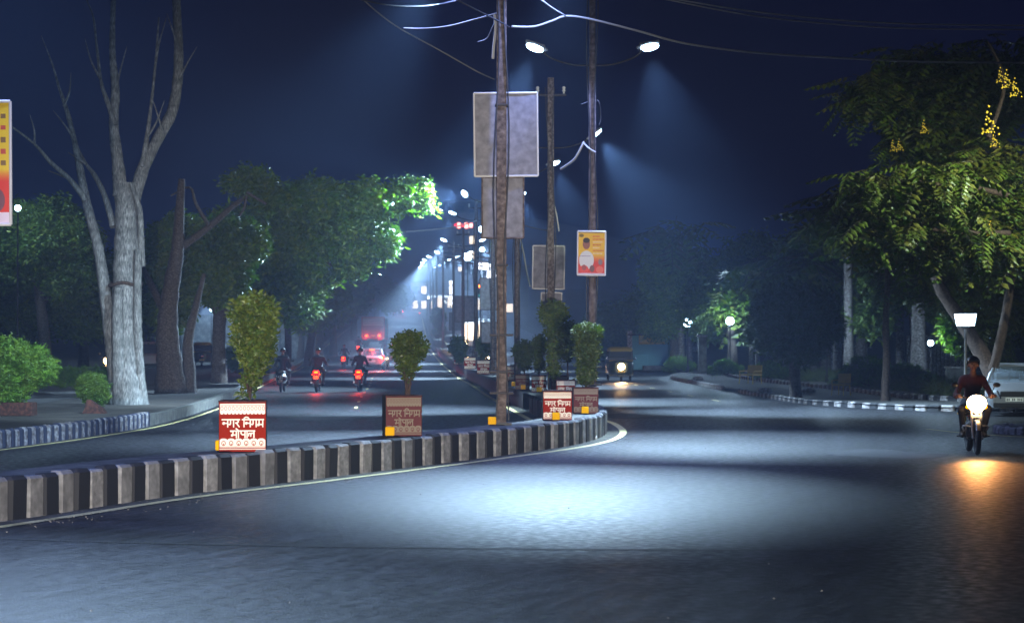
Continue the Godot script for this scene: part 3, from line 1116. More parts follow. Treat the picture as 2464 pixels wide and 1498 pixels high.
func build_poles() -> void:
	var J := {"joist": true, "spill": 36.0, "mat": M.pole, "clamps": 5}
	street_pole("tall street light pole off the left edge that carries the red and yellow poster", -6.7, 24.2, 9.6, 9.3, 0.22, LAMP, 0.5, J.merged({"aim_right": Vector3(-4.4, 0, -17.0), "aim_left": Vector3(-13, 0.8, -50), "cone_left": 26.0, "power_right": 0.22, "cone_right": 38.0, "power_left": 0.75}))
	street_pole("street light pole beside the photographer, outside the picture", -11.6, 10.5, 9.6, 9.3, 0.22, LAMP * 0.42, 0.5, J.merged({"aim_right": Vector3(-6.0, 0, -14.0)}))
	street_pole("nearest rusty steel street light pole, in front of the two big blank boards", -0.2, 39.6, 10.2, 9.4, 0.19, LAMP, 0.5, J.merged({"aim_right": Vector3(0.5, 0, -30.5), "aim_left": Vector3(-9.0, 0.5, -55.0), "power_left": 1.3, "power_right": 0.68, "cone_right": 23.0, "cone_left": 24.0}))
	street_pole("tall street light pole with two lit arms and the portrait poster", 1.82, 47.0, 10.8, 8.72, 0.17, LAMP, 0.05, {"mat": M.pole, "clamps": 4, "spill": 32.0, "power_right": 0.75, "cone_right": 35.0, "aim_right": Vector3(4.6, 0, -43.5), "aim_left": Vector3(-3.0, 0, -44.0)})
	street_pole("street light pole in front of the pair of middle sized boards", 1.12, 60.0, 9.2, 8.05, 0.19, LAMP, -0.05, {"mat": M.pole_grey, "clamps": 3, "joist": true, "aim_right": Vector3(8.6, 0, -60.5), "power_right": 1.5, "cone_right": 36.0, "cone_left": 38.0, "aim_left": Vector3(-4.5, 0, -62.0)})
	street_pole("slim street light pole between the near pole and the pair of middle boards", 0.18, 73.0, 9.0, 8.3, 0.20, LAMP, -0.05, {"clamps": 2, "aim_left": Vector3(-4.3, 6.6, -92.0), "cone_left": 18.0, "power_left": 0.65})
	street_pole("dark street light pole just left of the nearest pole", -0.87, 95.0, 9.2, 8.75, 0.22, LAMP, -0.05, {"clamps": 2, "aim_left": Vector3(-8.5, 6.6, -90.5), "cone_left": 44.0, "power_left": 2.2})
	street_pole("street light pole second to the left of the nearest pole", -2.0, 115.0, 9.4, 9.1, 0.22, LAMP, -0.05, {"clamps": 2})
	var far := [[-3.3, 140, "street light pole beside the bright white sign column"], [-4.65, 165, "street light pole behind the white lit sign column"], [-6.3, 190, "street light pole left of the lit sign column"], [-8.0, 220, "street light pole by the white canopy"], [-9.7, 255, "distant street light pole on the rising road"], [-11.8, 300, "very distant street light pole near the hilltop"], [-14.3, 350, "farthest street light pole at the top of the rise"]]
	for f in far:
		street_pole(f[2], f[0], f[1], 9.2, 8.8, 0.22, LAMP, -0.05, {"clamps": 0, "cross": f[1] < 200})
	# boards and posters hung on the poles
	hoarding("large blank grey board, upper of the two behind the nearest pole", at(1217.5, 323, 39.95), 1.22, 1.60, 0.012, M.board_frame)
	hoarding("narrower blank board below the large one on the nearest pole", at(1210, 499, 40.0), 0.80, 1.17, 0.0, M.pole)
	hoarding("blank grey board, upper one on the pole beside the portrait poster", at(1320, 643, 60.3), 0.92, 1.25, -0.01, M.board_frame)
	hoarding("small blank board below another on the pole behind the tall column shrub", at(1327, 727, 60.3), 0.60, 0.56, 0.0, M.board_frame)
	hoarding("small dark board low on the pole left of the nearest pole", at(1180, 707, 95.4), 0.95, 1.45, 0.0, M.pole)
	hoarding("mottled board above the kerb directly left of the nearest pole", at(1178, 800, 95.5), 0.75, 0.95, 0.0, M.pole)
	hoarding("dark board on the second pole left of the nearest pole", at(1122, 743, 140.5), 1.55, 1.75, 0.0, M.pole)
	hoarding("brownish board on a far pole left of the white sign column", at(1097, 773, 165.5), 1.1, 1.4, 0.0, M.pole)
	hoarding("printed poster with a portrait and yellow and red ground", at(1423.5, 609, 46.75), 0.625, 0.985, -0.01, M.board_frame, 1)
	hoarding("tall yellow and red poster cut by the left edge", at(-50, 392, 24.6), 0.72, 1.46, 0.01, M.board_frame, 2)
	# cables
	cable("thick bright cable sagging from the nearest pole to the right edge", [at(1232, 62, 39.7), at(1285, 62, 40), at(1330, 48, 40), at(1362, 37, 40), at(1420, 44, 40.2), at(1540, 74, 40.6), at(1650, 103, 41), at(1815, 125, 41.6), at(2000, 137, 42.4), at(2215, 147, 43), at(2480, 150, 44)], 0.022, M.pale_cable)
	cable("short cable rising from the bend of the bright cable to the top edge", [at(1362, 37, 40), at(1330, 18, 39), at(1290, -12, 38)], 0.014, M.pale_cable)
	cable("upper one of the two thin cables across the top right corner", [at(1600, -8, 36), at(1800, 24, 36.5), at(2000, 45, 37), at(2200, 56, 37.5), at(2480, 60, 38)], 0.013, M.pale_cable)
	cable("lower one of the two thin cables across the top right corner", [at(1590, -6, 36.4), at(1800, 34, 36.9), at(2000, 56, 37.4), at(2200, 67, 37.9), at(2480, 70, 38.4)], 0.013, M.pale_cable)
	cable("pale cable slanting down to the right in the upper left sky", [at(870, -6, 50), at(905, 26, 50), at(960, 66, 50), at(1040, 110, 50), at(1095, 141, 50), at(1150, 172, 50), at(1190, 190, 50)], 0.018, M.grey_cable)
	cable("sagging cable from the left up to the nearest pole", [at(970, 66, 41), at(1020, 67, 41), at(1080, 61, 40.5), at(1150, 43, 40), at(1196, 30, 39.8)], 0.015, M.grey_cable)
	cable("dark cable sagging along the top edge left of the nearest pole", [at(860, -4, 44), at(930, 10, 43), at(1000, 14, 42), at(1060, 8, 41), at(1120, -6, 40)], 0.016, M.cable)
	cable("thin cable from the top edge down to the top of the nearest pole", [at(1095, -4, 38), at(1150, 24, 39), at(1205, 52, 39.4), at(1226, 64, 39.6)], 0.014, M.cable)
	cable("frayed rope hanging left of the lamp on the portrait poster pole", [at(1406, 340, 47), at(1395, 362, 47), at(1380, 385, 47.2), at(1350, 406, 48)], 0.028, M.pale_cable)
	cable("short rope tied round the portrait poster pole", [at(1404, 342, 47), at(1420, 358, 46.8), at(1434, 366, 46.8)], 0.02, M.pale_cable)
	cable("dark loop of wire hanging beside the portrait poster pole", [at(1400, 250, 47.2), at(1438, 240, 47), at(1446, 280, 47.1), at(1442, 300, 47.1)], 0.012, M.cable)
	cable("pale torn cloth strip hanging from the pole behind the nearest one", [at(1252, 572, 73), at(1260, 610, 73), at(1268, 655, 73), at(1276, 690, 73)], 0.03, M.pale_cable)
	cable("pale wire end hanging beside the pole with middle sized boards", [at(1333, 490, 60), at(1340, 520, 60), at(1345, 556, 60)], 0.022, M.pale_cable)
	cable("bundle of loose wire ends hanging left of the nearest pole", [at(1190, 34, 39.6), at(1192, 70, 39.6), at(1188, 110, 39.6), at(1186, 140, 39.6)], 0.03, M.pale_cable)
	cable("thin curl of wire left of the nearest pole top", [at(1200, 40, 39.6), at(1186, 62, 39.6), at(1172, 90, 39.6), at(1150, 100, 39.7)], 0.012, M.cable)
	cable("lit cable crossing from the bright tree tip to the far poles", [at(975, 557, 100), at(1040, 552, 105), at(1105, 543, 112), at(1147, 530, 115)], 0.035, M.pale_cable)
	cable("thin cable between the nearest pole boards and the middle boards", [at(1187, 520, 95), at(1265, 543, 75), at(1325, 556, 60)], 0.016, M.pale_cable)
	for k in 4:
		cable(["highest of the bright far cables beside the white signs", "second of the bright far cables beside the white signs", "third of the bright far cables beside the white signs", "lowest of the bright far cables beside the white signs"][k], [at(1064, 590 + k * 12, 190), at(1117, 596 + k * 11, 142), at(1147, 604 + k * 11, 116), at(1187, 610 + k * 12, 96)], 0.03, M.pale_cable)

func build_planters() -> void:
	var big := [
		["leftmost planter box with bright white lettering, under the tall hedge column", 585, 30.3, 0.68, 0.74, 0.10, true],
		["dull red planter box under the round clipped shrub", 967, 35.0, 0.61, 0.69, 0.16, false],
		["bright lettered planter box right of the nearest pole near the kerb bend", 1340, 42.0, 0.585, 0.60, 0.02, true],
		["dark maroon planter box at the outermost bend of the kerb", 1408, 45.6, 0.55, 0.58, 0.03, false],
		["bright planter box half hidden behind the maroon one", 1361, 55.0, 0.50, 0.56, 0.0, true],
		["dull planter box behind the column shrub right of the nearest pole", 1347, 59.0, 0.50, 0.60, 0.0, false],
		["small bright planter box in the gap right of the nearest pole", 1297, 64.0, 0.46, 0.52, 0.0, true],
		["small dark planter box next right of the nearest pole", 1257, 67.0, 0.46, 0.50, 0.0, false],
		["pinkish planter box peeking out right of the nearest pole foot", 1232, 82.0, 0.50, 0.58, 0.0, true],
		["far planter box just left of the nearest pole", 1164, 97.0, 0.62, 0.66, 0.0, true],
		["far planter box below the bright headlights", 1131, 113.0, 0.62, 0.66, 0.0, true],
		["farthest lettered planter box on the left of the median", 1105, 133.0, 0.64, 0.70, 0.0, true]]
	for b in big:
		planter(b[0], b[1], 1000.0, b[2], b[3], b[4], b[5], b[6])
	var top := func(x: float, d: float, h: float) -> Vector3:
		var p := at(x, 900, d)
		p.y = rise(d) + 0.474 + h * 0.9
		return p
	topiary("tall column shrub in the leftmost planter, wide on top", top.call(600, 30.3, 0.74), [[Vector3(0, -0.02, 0), Vector3(0.02, 0.4, 0), Vector3(0.0, 1.0, 0)], [Vector3(0.03, -0.02, 0), Vector3(-0.05, 0.5, 0.03), Vector3(0.05, 0.9, 0)]],
		[[Vector3(0.07, 1.36, 0), Vector3(0.36, 0.26, 0.34)], [Vector3(0.05, 1.08, 0), Vector3(0.33, 0.28, 0.3)], [Vector3(0.08, 0.80, 0), Vector3(0.29, 0.26, 0.26)], [Vector3(0.05, 0.52, 0), Vector3(0.2, 0.24, 0.18)], [Vector3(0.0, 0.28, 0), Vector3(0.1, 0.22, 0.1)]], 520, 0.19, 0.22)
	topiary("round clipped shrub on a bare stem in the dull red planter", top.call(980, 35.0, 0.69), [[Vector3(0, -0.02, 0), Vector3(0.0, 0.3, 0), Vector3(0.02, 0.8, 0)], [Vector3(0.02, -0.02, 0.02), Vector3(0.05, 0.3, 0), Vector3(0.12, 0.7, 0)], [Vector3(-0.02, -0.02, 0.0), Vector3(-0.03, 0.3, 0), Vector3(-0.1, 0.7, 0)]],
		[[Vector3(0.02, 0.88, 0), Vector3(0.31, 0.27, 0.3)], [Vector3(0.02, 0.62, 0), Vector3(0.2, 0.2, 0.2)], [Vector3(0.0, 0.42, 0), Vector3(0.08, 0.12, 0.08)]], 400, 0.16, 0.1, 0.75)
	topiary("narrow column shrub right of the nearest pole with a wider head", top.call(1333, 56.5, 0.58), [[Vector3(0, -0.5, 0), Vector3(0.0, 0.6, 0), Vector3(0.0, 1.6, 0)]],
		[[Vector3(-0.02, 1.78, 0), Vector3(0.38, 0.36, 0.36)], [Vector3(0.02, 1.28, 0), Vector3(0.24, 0.26, 0.24)], [Vector3(0.02, 0.8, 0), Vector3(0.22, 0.3, 0.22)], [Vector3(0.0, 0.3, 0), Vector3(0.16, 0.3, 0.16)]], 480, 0.22, 0.18, 1.2)
	topiary("dark dense column shrub in the maroon planter before the poster pole", top.call(1411, 45.6, 0.6), [[Vector3(0, -0.02, 0), Vector3(0.0, 0.5, 0), Vector3(0.0, 1.1, 0)], [Vector3(0.06, -0.02, 0), Vector3(0.06, 0.5, 0), Vector3(0.1, 1.1, 0)]],
		[[Vector3(0.02, 1.22, 0), Vector3(0.30, 0.2, 0.28)], [Vector3(0.02, 0.85, 0), Vector3(0.26, 0.3, 0.24)], [Vector3(0.0, 0.4, 0), Vector3(0.2, 0.36, 0.2)]], 520, 0.19, 0.1, 0.7)
	topiary("dark column shrub between the two columns at the kerb bend", top.call(1366, 55.0, 0.56), [[Vector3(0, -0.02, 0), Vector3(0.0, 0.9, 0)]],
		[[Vector3(0.02, 1.3, 0), Vector3(0.28, 0.26, 0.28)], [Vector3(0.0, 0.85, 0), Vector3(0.2, 0.3, 0.2)]], 420, 0.18, 0.05, 0.6)
	topiary("squat dark round shrub right of the nearest pole foot", top.call(1262, 67.0, 0.5), [[Vector3(0, -0.02, 0), Vector3(0.0, 0.5, 0)]],
		[[Vector3(0.0, 0.75, 0), Vector3(0.38, 0.36, 0.36)], [Vector3(0.0, 0.36, 0), Vector3(0.2, 0.2, 0.2)]], 420, 0.18, 0.0, 0.6)
	topiary("slim shrub in the small bright planter", top.call(1297, 64.0, 0.52), [[Vector3(0, -0.02, 0), Vector3(0.0, 0.9, 0)]],
		[[Vector3(0.0, 0.95, 0), Vector3(0.22, 0.34, 0.22)], [Vector3(0.0, 0.4, 0), Vector3(0.15, 0.3, 0.15)]], 320, 0.17, 0.1, 0.8)
	topiary("rounded far shrub left of the nearest pole", top.call(1165, 97.0, 0.6), [[Vector3(0, -0.02, 0), Vector3(0.0, 0.7, 0)]],
		[[Vector3(0.0, 0.8, 0), Vector3(0.42, 0.42, 0.42)], [Vector3(0.0, 0.4, 0), Vector3(0.2, 0.3, 0.2)]], 320, 0.22, 0.1, 0.8)
	topiary("bushy far shrub below the white lit sign column", top.call(1103, 122.0, 0.6), [[Vector3(0, -0.5, 0), Vector3(0.0, 0.7, 0)]],
		[[Vector3(0.0, 0.7, 0), Vector3(0.62, 0.62, 0.6)], [Vector3(0.1, 0.1, 0), Vector3(0.4, 0.5, 0.4)]], 420, 0.26, 0.05, 0.8)
	topiary("pale leafy far shrub at the left end of the median", top.call(1055, 205.0, 0.6), [[Vector3(0, -0.5, 0), Vector3(0.0, 1.7, 0)]],
		[[Vector3(0.0, 2.0, 0), Vector3(0.8, 1.0, 0.7)], [Vector3(0.1, 0.8, 0), Vector3(0.7, 0.9, 0.6)]], 420, 0.4, 0.1, 1.0)
	for r in [["amber reflector at the left foot of the leftmost planter", 531, 30.0], ["amber reflector at the left foot of the dull red planter", 938, 34.6], ["amber reflector left of the nearest pole foot", 1184, 39.1], ["amber reflector before the bright planter at the kerb bend", 1338, 41.4], ["amber reflector before the maroon planter", 1408, 45.0], ["amber reflector before the small bright planter", 1297, 63.3], ["amber reflector before the small dark planter", 1259, 66.4], ["amber reflector farther left beside the small dark planter", 1236, 71.0]]:
		reflector(r[0], r[1], 1000, r[2])


# points given as (x, y, radius) in the picture's grid at one distance, turned into a limb in metres from a base
func limb(base: Vector3, d: float, list: Array, dz := 0.0) -> Array:
	var pts := []
	var r := []
	for k in list.size():
		var p: Array = list[k]
		pts.append(at(p[0], p[1], d + dz * k / maxf(1.0, list.size() - 1)) - base)
		r.append(p[2] * d / FOCAL)
	var fine := smooth_line(pts, 4)
	var rr := []
	for k in fine.size():
		var q := float(k) / 4.0
		var j := mini(int(q), r.size() - 2)
		rr.append(lerpf(r[j], r[j + 1], q - j) * (1.0 + 0.05 * sin(k * 2.3 + list[0][0])))
	return [fine, rr]

func blob(base: Vector3, d: float, x: float, y: float, rx: float, ry: float, deep := 1.0, dz := 0.0) -> Array:
	var s := (d + dz) / FOCAL
	return [at(x, y, d + dz) - base, Vector3(rx * s, ry * s, rx * s * deep)]

func build_left() -> void:
	# the big pale trunk that splits into bare limbs
	var d := 62.0
	var b := at(310, 985, d)
	b.y = 0.16
	var L := func(list: Array, dz := 0.0) -> Array: return limb(b, d, list, dz)
	tree("pale_bare_tree", "big pale barked tree with bare forking limbs by the left kerb", b, M.bark_pale, [
		L.call([[312, 996, 50], [310, 960, 42], [306, 900, 37], [303, 800, 34], [302, 690, 32], [304, 600, 31], [304, 520, 29], [300, 440, 26]]),
		L.call([[285, 996, 26], [274, 900, 16], [262, 790, 15], [250, 690, 15], [236, 600, 13], [218, 530, 12], [203, 470, 11], [188, 390, 9], [175, 330, 7], [160, 270, 6], [138, 205, 3]], 1.0),
		L.call([[203, 478, 8], [165, 430, 6], [120, 390, 5], [80, 345, 3], [20, 300, 2]], -1.5),
		L.call([[272, 545, 9], [250, 470, 7], [225, 420, 6], [206, 395, 4], [170, 330, 3]], 1.5),
		L.call([[290, 470, 20], [282, 390, 15], [272, 300, 12], [276, 220, 11], [268, 120, 8], [270, 0, 6]], 0.5),
		L.call([[322, 480, 16], [345, 400, 16], [380, 330, 14], [412, 270, 14], [425, 200, 13], [428, 120, 12], [424, 40, 11], [420, -60, 9]], 2.0),
		L.call([[340, 640, 10], [338, 560, 8], [334, 500, 7], [312, 440, 5]], -0.5),
		L.call([[340, 400, 7], [352, 330, 6], [362, 250, 4], [372, 150, 3], [380, 40, 2]], 0.5),
		L.call([[275, 300, 7], [255, 240, 6], [240, 190, 4], [225, 60, 3]], 0.5),
		L.call([[300, 992, 24], [288, 930, 19], [284, 850, 16], [282, 760, 14], [284, 690, 11]], -0.8),
		L.call([[345, 992, 20], [338, 930, 14], [333, 850, 12], [330, 760, 11], [331, 600, 9]], -0.4)], [], [], 0, 1, 1)
	var bare := get_node("pale_bare_tree")
	for q in [[138, 205, -40, -120], [176, 335, -50, -70], [206, 395, -46, -30], [20, 300, -60, -50], [80, 345, -10, -70], [352, 330, 40, -90], [372, 150, 26, -110], [240, 190, -40, -100], [276, 220, 26, -110], [425, 200, 46, -90], [428, 120, -30, -90], [165, 430, -50, -20], [150, 255, 20, -80], [390, 315, -26, -80], [225, 60, -24, -70]]:
		var ts := begin()
		var p0 := at(q[0], q[1], d) - b
		var s0 := d / FOCAL
		var p1 := p0 + Vector3(q[2] * 0.5 + rng.randf_range(-6, 6), -q[3] * 0.45, 6.0 * rng.randf_range(-1, 1)) * s0
		var p2 := p0 + Vector3(q[2], -q[3], 10.0 * rng.randf_range(-1, 1)) * s0
		tube(ts, smooth_line([p0, p1, p2], 4), [0.045, 0.04, 0.036, 0.032, 0.028, 0.022, 0.018, 0.014, 0.008], 5)
		obj("twig", ts, M.bark_pale, bare)
	var st := begin()
	var pts := []
	for k in 21:
		var a := TAU * k / 20
		pts.append(at(301, 684 + 4 * sin(a * 3.0), d) + Vector3(cos(a) * 0.47, 0, sin(a) * 0.47))
	tube(st, pts, 0.05, 6)
	obj("dead_creeper", st, M.bark_brown).set_meta("kind", "stuff")
	tag(get_node("dead_creeper"), "dark dead creeper wound round the pale trunk", "creeper")
	# two dark trunks and the broad crown over the left carriageway
	d = 75.0
	b = at(415, 960, d); b.y = 0.16
	tree("dark_trunk_tree", "dark leaning tree just right of the big pale trunk", b, M.bark, [
		limb(b, d, [[415, 975, 54], [412, 940, 42], [408, 880, 32], [402, 800, 27], [406, 730, 22], [416, 660, 19], [426, 600, 16], [430, 520, 12], [436, 430, 8]]),
		limb(b, d, [[425, 600, 10], [470, 570, 9], [520, 530, 8], [560, 495, 7], [590, 470, 6], [610, 420, 4]], 3.0),
		limb(b, d, [[592, 470, 4], [586, 500, 3], [575, 520, 2]], 0.2),
		limb(b, d, [[592, 462, 4], [640, 490, 3]], 0.2),
		limb(b, d, [[450, 970, 24], [455, 900, 16], [452, 820, 13], [470, 740, 9], [490, 660, 5]], 2.0),
		limb(b, d, [[410, 780, 12], [370, 700, 9], [340, 640, 6]], 2.0),
		limb(b, d, [[500, 540, 5], [470, 490, 4], [455, 450, 3], [410, 470, 2]], 1.0)],
		[blob(b, d, 430, 620, 90, 110, 1.0, 6), blob(b, d, 520, 665, 90, 70, 1.0, 6), blob(b, d, 400, 740, 60, 60, 1.0, 5), blob(b, d, 600, 440, 70, 30, 1.0, 2), blob(b, d, 660, 480, 60, 26, 1.0, 3), blob(b, d, 560, 590, 90, 70, 1.0, 6)], leaf_sets.broad, 2600, 0.55, 1.0, "", 0.3, 0.8)
	d = 92.0
	b = at(527, 930, d); b.y = 0.16
	tree("broad_crowned_tree", "broad dark green tree whose lit crown tip hangs over the left carriageway", b, M.bark, [
		limb(b, d, [[527, 938, 26], [527, 900, 19], [526, 830, 16], [528, 770, 16], [536, 700, 15], [560, 630, 13]]),
		limb(b, d, [[532, 730, 10], [590, 680, 9], [680, 640, 8], [760, 610, 6], [860, 570, 4], [960, 510, 3]], 2.0),
		limb(b, d, [[560, 630, 10], [640, 560, 7], [740, 530, 5], [840, 490, 3]], 3.0),
		limb(b, d, [[760, 610, 4], [800, 640, 3], [840, 650, 3], [880, 640, 2]], 1.0),
		limb(b, d, [[525, 760, 9], [490, 700, 7], [450, 640, 5]], -2.0)],
		[blob(b, d, 560, 620, 130, 120, 1.0, 2), blob(b, d, 690, 560, 120, 110, 1.0, 1), blob(b, d, 800, 530, 100, 95, 1.0), blob(b, d, 640, 680, 110, 66, 1.0, 1), blob(b, d, 880, 500, 75, 70, 1.0), blob(b, d, 945, 470, 55, 48, 1.0, 1), blob(b, d, 990, 475, 46, 34, 1.0, 2), blob(b, d, 1020, 486, 36, 26, 1.0, 2), blob(b, d, 975, 440, 24, 24, 1.0, 2), blob(b, d, 1026, 440, 14, 13, 1.0, 2), blob(b, d, 900, 580, 66, 50, 1.0), blob(b, d, 830, 630, 70, 40, 1.0), blob(b, d, 760, 680, 70, 44, 1.0), blob(b, d, 720, 740, 50, 44, 1.0, 2), blob(b, d, 760, 480, 80, 50, 1.0, 1)], leaf_sets.broad, 9500, 0.6, 1.1, "", 0.40)
	# trees in a row farther along the left kerb
	var row := [
		[118.0, 600, [[590, 680, 80, 60], [660, 670, 70, 60], [560, 640, 80, 60]], 15, "dark tree behind the broad crown on the left verge"],
		[150.0, 742, [[740, 740, 60, 60], [690, 700, 60, 60], [790, 700, 50, 50]], 10, "dark tree on the left verge above the first motorcyclists"],
		[180.0, 800, [[800, 730, 46, 50], [850, 700, 46, 44], [760, 690, 40, 40]], 8, "grey green tree on the left verge above the truck"],
		[225.0, 850, [[860, 715, 44, 42], [905, 700, 42, 36], [940, 720, 36, 30]], 7, "hazy grey green tree over the truck roof"],
		[290.0, 905, [[915, 700, 44, 36], [960, 715, 36, 26], [880, 680, 34, 26]], 5, "farthest hazy tree on the left below the street lamps"]]
	for k in row.size():
		var q: Array = row[k]
		d = q[0]
		b = at(q[1], 800, d); b.y = rise(d) + 0.16
		var yb := 816.0 - (b.y - EYE) * FOCAL / d
		var blobs := []
		for w in q[2]:
			blobs.append(blob(b, d, w[0], w[1], w[2], w[3], 0.9))
		tree("verge_tree", q[4], b, M.bark, [limb(b, d, [[q[1], yb + 2, q[3] * 1.5], [q[1] + 2, yb - 40, q[3]], [q[1] + 6, q[2][0][1] + 30, q[3] * 0.8], [q[2][1][0], q[2][1][1], q[3] * 0.4]])], blobs, leaf_sets.broad, 2600, 0.8, 1.5, "trees in a row along the left verge", 0.15)
	# more trunks below that row
	for q in [[690, 128.0, 8.0, "slim dark trunk between the leftmost motorcyclists and the wall"], [765, 160.0, 9.0, "dark trunk behind the middle motorcyclist"], [722, 170.0, 7.0, "dark trunk second behind the middle motorcyclist"]]:
		d = q[1]
		b = at(q[0], 800, d); b.y = rise(d) + 0.16
		tree("verge_tree", q[3], b, M.bark, [limb(b, d, [[q[0], 816 - (b.y - EYE) * FOCAL / d + 2, q[2] * 1.4], [q[0] + 3, 810, q[2]], [q[0] - 4, 740, q[2] * 0.8], [q[0] + 6, 690, 3]])], [blob(b, d, q[0], 690, 50, 34)], leaf_sets.broad, 500, 0.9, 1.4, "trees in a row along the left verge", 0.2)
	# lit tree at the far left, its lamp shining through the leaves
	d = 92.0
	b = at(90, 900, d); b.y = 0.16
	tree("lamp_lit_tree", "tree at the far left lit green by the lamp among its leaves", b, M.bark, [
		limb(b, d, [[110, 930, 20], [108, 850, 15], [100, 760, 13], [90, 680, 11], [80, 600, 8], [60, 520, 4]]),
		limb(b, d, [[100, 730, 8], [140, 690, 6], [180, 650, 5], [230, 610, 3]], 1.0),
		limb(b, d, [[98, 700, 8], [60, 640, 6], [20, 600, 4]], 1.0)],
		[blob(b, d, 60, 540, 70, 60), blob(b, d, 130, 510, 60, 44), blob(b, d, 100, 600, 100, 60), blob(b, d, 190, 570, 60, 60), blob(b, d, 40, 640, 80, 60), blob(b, d, 170, 680, 70, 56), blob(b, d, 60, 740, 90, 60, 1.0, 6), blob(b, d, 190, 760, 80, 60, 1.0, 8)], leaf_sets.broad, 4200, 0.5, 0.95, "", 0.3)
	lamp_post("white street lamp seen among leaves at the far left", at(41, 500, 88.0), 0.16, 14.0, 0.13)
	d = 120.0
	b = at(180, 880, d); b.y = 0.16
	tree("dark_backdrop_tree", "dense dark tree behind the hedge at the far left", b, M.bark, [limb(b, d, [[200, 890, 14], [200, 800, 11], [190, 700, 8], [180, 640, 4]])],
		[blob(b, d, 60, 720, 120, 110), blob(b, d, 210, 700, 130, 110), blob(b, d, 330, 720, 90, 100), blob(b, d, 30, 600, 90, 90)], leaf_sets.broad, 2600, 0.9, 1.5, "", 0.05, 0.8)
	# bushes and hedge near the left kerb
	var base := at(40, 1000, 53.0); base.y = 0.16
	planter_pot("brick red planter box below the big bush at the left edge", base + Vector3(-0.2, 0, 0.1), Vector3(1.35, 0.34, 0.6))
	bush("big bright green bush at the left edge above the brick planter", base + Vector3(0, 0.25, 0), [[Vector3(-0.05, 1.05, 0), Vector3(1.05, 0.62, 0.8)], [Vector3(0.4, 0.9, 0), Vector3(0.7, 0.5, 0.6)], [Vector3(-0.3, 0.5, 0), Vector3(0.75, 0.5, 0.6)], [Vector3(-0.2, 1.45, 0), Vector3(0.5, 0.3, 0.4)]], 1500, 0.24, "hedge", 1.5)
	base = at(222, 985, 60.0); base.y = 0.16
	bush("small rounded bush between the left edge bush and the pale trunk", base, [[Vector3(0.0, 0.55, 0), Vector3(0.52, 0.42, 0.5)], [Vector3(0.1, 0.3, 0), Vector3(0.4, 0.3, 0.4)]], 620, 0.2)
	base = at(195, 900, 74.0); base.y = 0.16
	bush("low clipped hedge behind the small bush at the left", base, [[Vector3(-0.6, 0.62, 0), Vector3(0.7, 0.4, 0.4)], [Vector3(0.4, 0.62, 0), Vector3(0.8, 0.4, 0.4)], [Vector3(1.2, 0.5, 0), Vector3(0.5, 0.4, 0.4)], [Vector3(-1.6, 0.6, 0), Vector3(0.8, 0.4, 0.4)]], 1200, 0.2)
	base = at(572, 905, 118.0); base.y = 0.16
	bush("dull hedge clump behind the tall column shrub", base, [[Vector3(0, 0.9, 0), Vector3(0.9, 0.8, 0.7)], [Vector3(1.2, 0.6, 0), Vector3(0.7, 0.6, 0.6)]], 500, 0.34)
	# brick tree guard, a sloping red stone
	st = begin()
	var g := at(228, 985, 54.5); g.y = 0.16
	loft(st, [[Vector3(-0.30, 0, -0.2), Vector3(0.30, 0, -0.2), Vector3(0.30, 0, 0.2), Vector3(-0.30, 0, 0.2)], [Vector3(-0.24, 0.12, -0.18), Vector3(0.22, 0.12, -0.18), Vector3(0.22, 0.12, 0.18), Vector3(-0.24, 0.12, 0.18)], [Vector3(-0.20, 0.36, -0.1), Vector3(-0.10, 0.36, -0.1), Vector3(-0.10, 0.36, 0.1), Vector3(-0.20, 0.36, 0.1)]], true, false)
	var gs := obj("tree_guard", st, M.brick)
	gs.position = g
	tag(gs, "sloping brick red tree guard under the small rounded bush", "tree guard")
	# pale wall on the far side of the service road, and a van before it
	var w := thing("boundary_wall", "pale long wall behind the parked three wheeler on the left", "wall", on_road(-22.0, 172) + Vector3.UP * 0.15)
	for k in 4:
		st = begin()
		box(st, Vector3(-3.9 + k * 2.62, 1.75, 0), Vector3(2.58, 3.5, 0.25), Basis.IDENTITY, 0.03)
		obj("wall_panel", st, M.wall_pale, w)
		st = begin()
		box(st, Vector3(-5.2 + k * 2.62, 1.9, 0.1), Vector3(0.3, 3.8, 0.35), Basis.IDENTITY, 0.03)
		obj("pilaster", st, M.wall_pale, w)
	st = begin()
	box(st, Vector3(0.1, 3.56, 0), Vector3(10.8, 0.1, 0.45), Basis.IDENTITY, 0.02)
	obj("coping", st, M.wall_pale, w)
	lamp_post("white lamp on the service road that lights the pale wall", at(508, 745, 162.0), 0.5, 75.0, 0.12)

func planter_pot(label: String, where: Vector3, size: Vector3) -> void:
	var t := thing("brick_planter", label, "planter", where)
	for s in [-1.0, 1.0]:
		var st := begin()
		box(st, Vector3(0, size.y / 2, s * (size.z / 2 - 0.05)), Vector3(size.x, size.y, 0.1), Basis.IDENTITY, 0.015)
		obj("side_wall", st, M.brick, t)
		st = begin()
		box(st, Vector3(s * (size.x / 2 - 0.05), size.y / 2, 0), Vector3(0.1, size.y + 0.01, size.z - 0.22), Basis.IDENTITY, 0.015)
		obj("side_wall", st, M.brick, t)
	var st2 := begin()
	box(st2, Vector3(0, size.y * 0.4, 0), Vector3(size.x - 0.22, size.y * 0.8, size.z - 0.22))
	obj("soil", st2, M.soil, t)

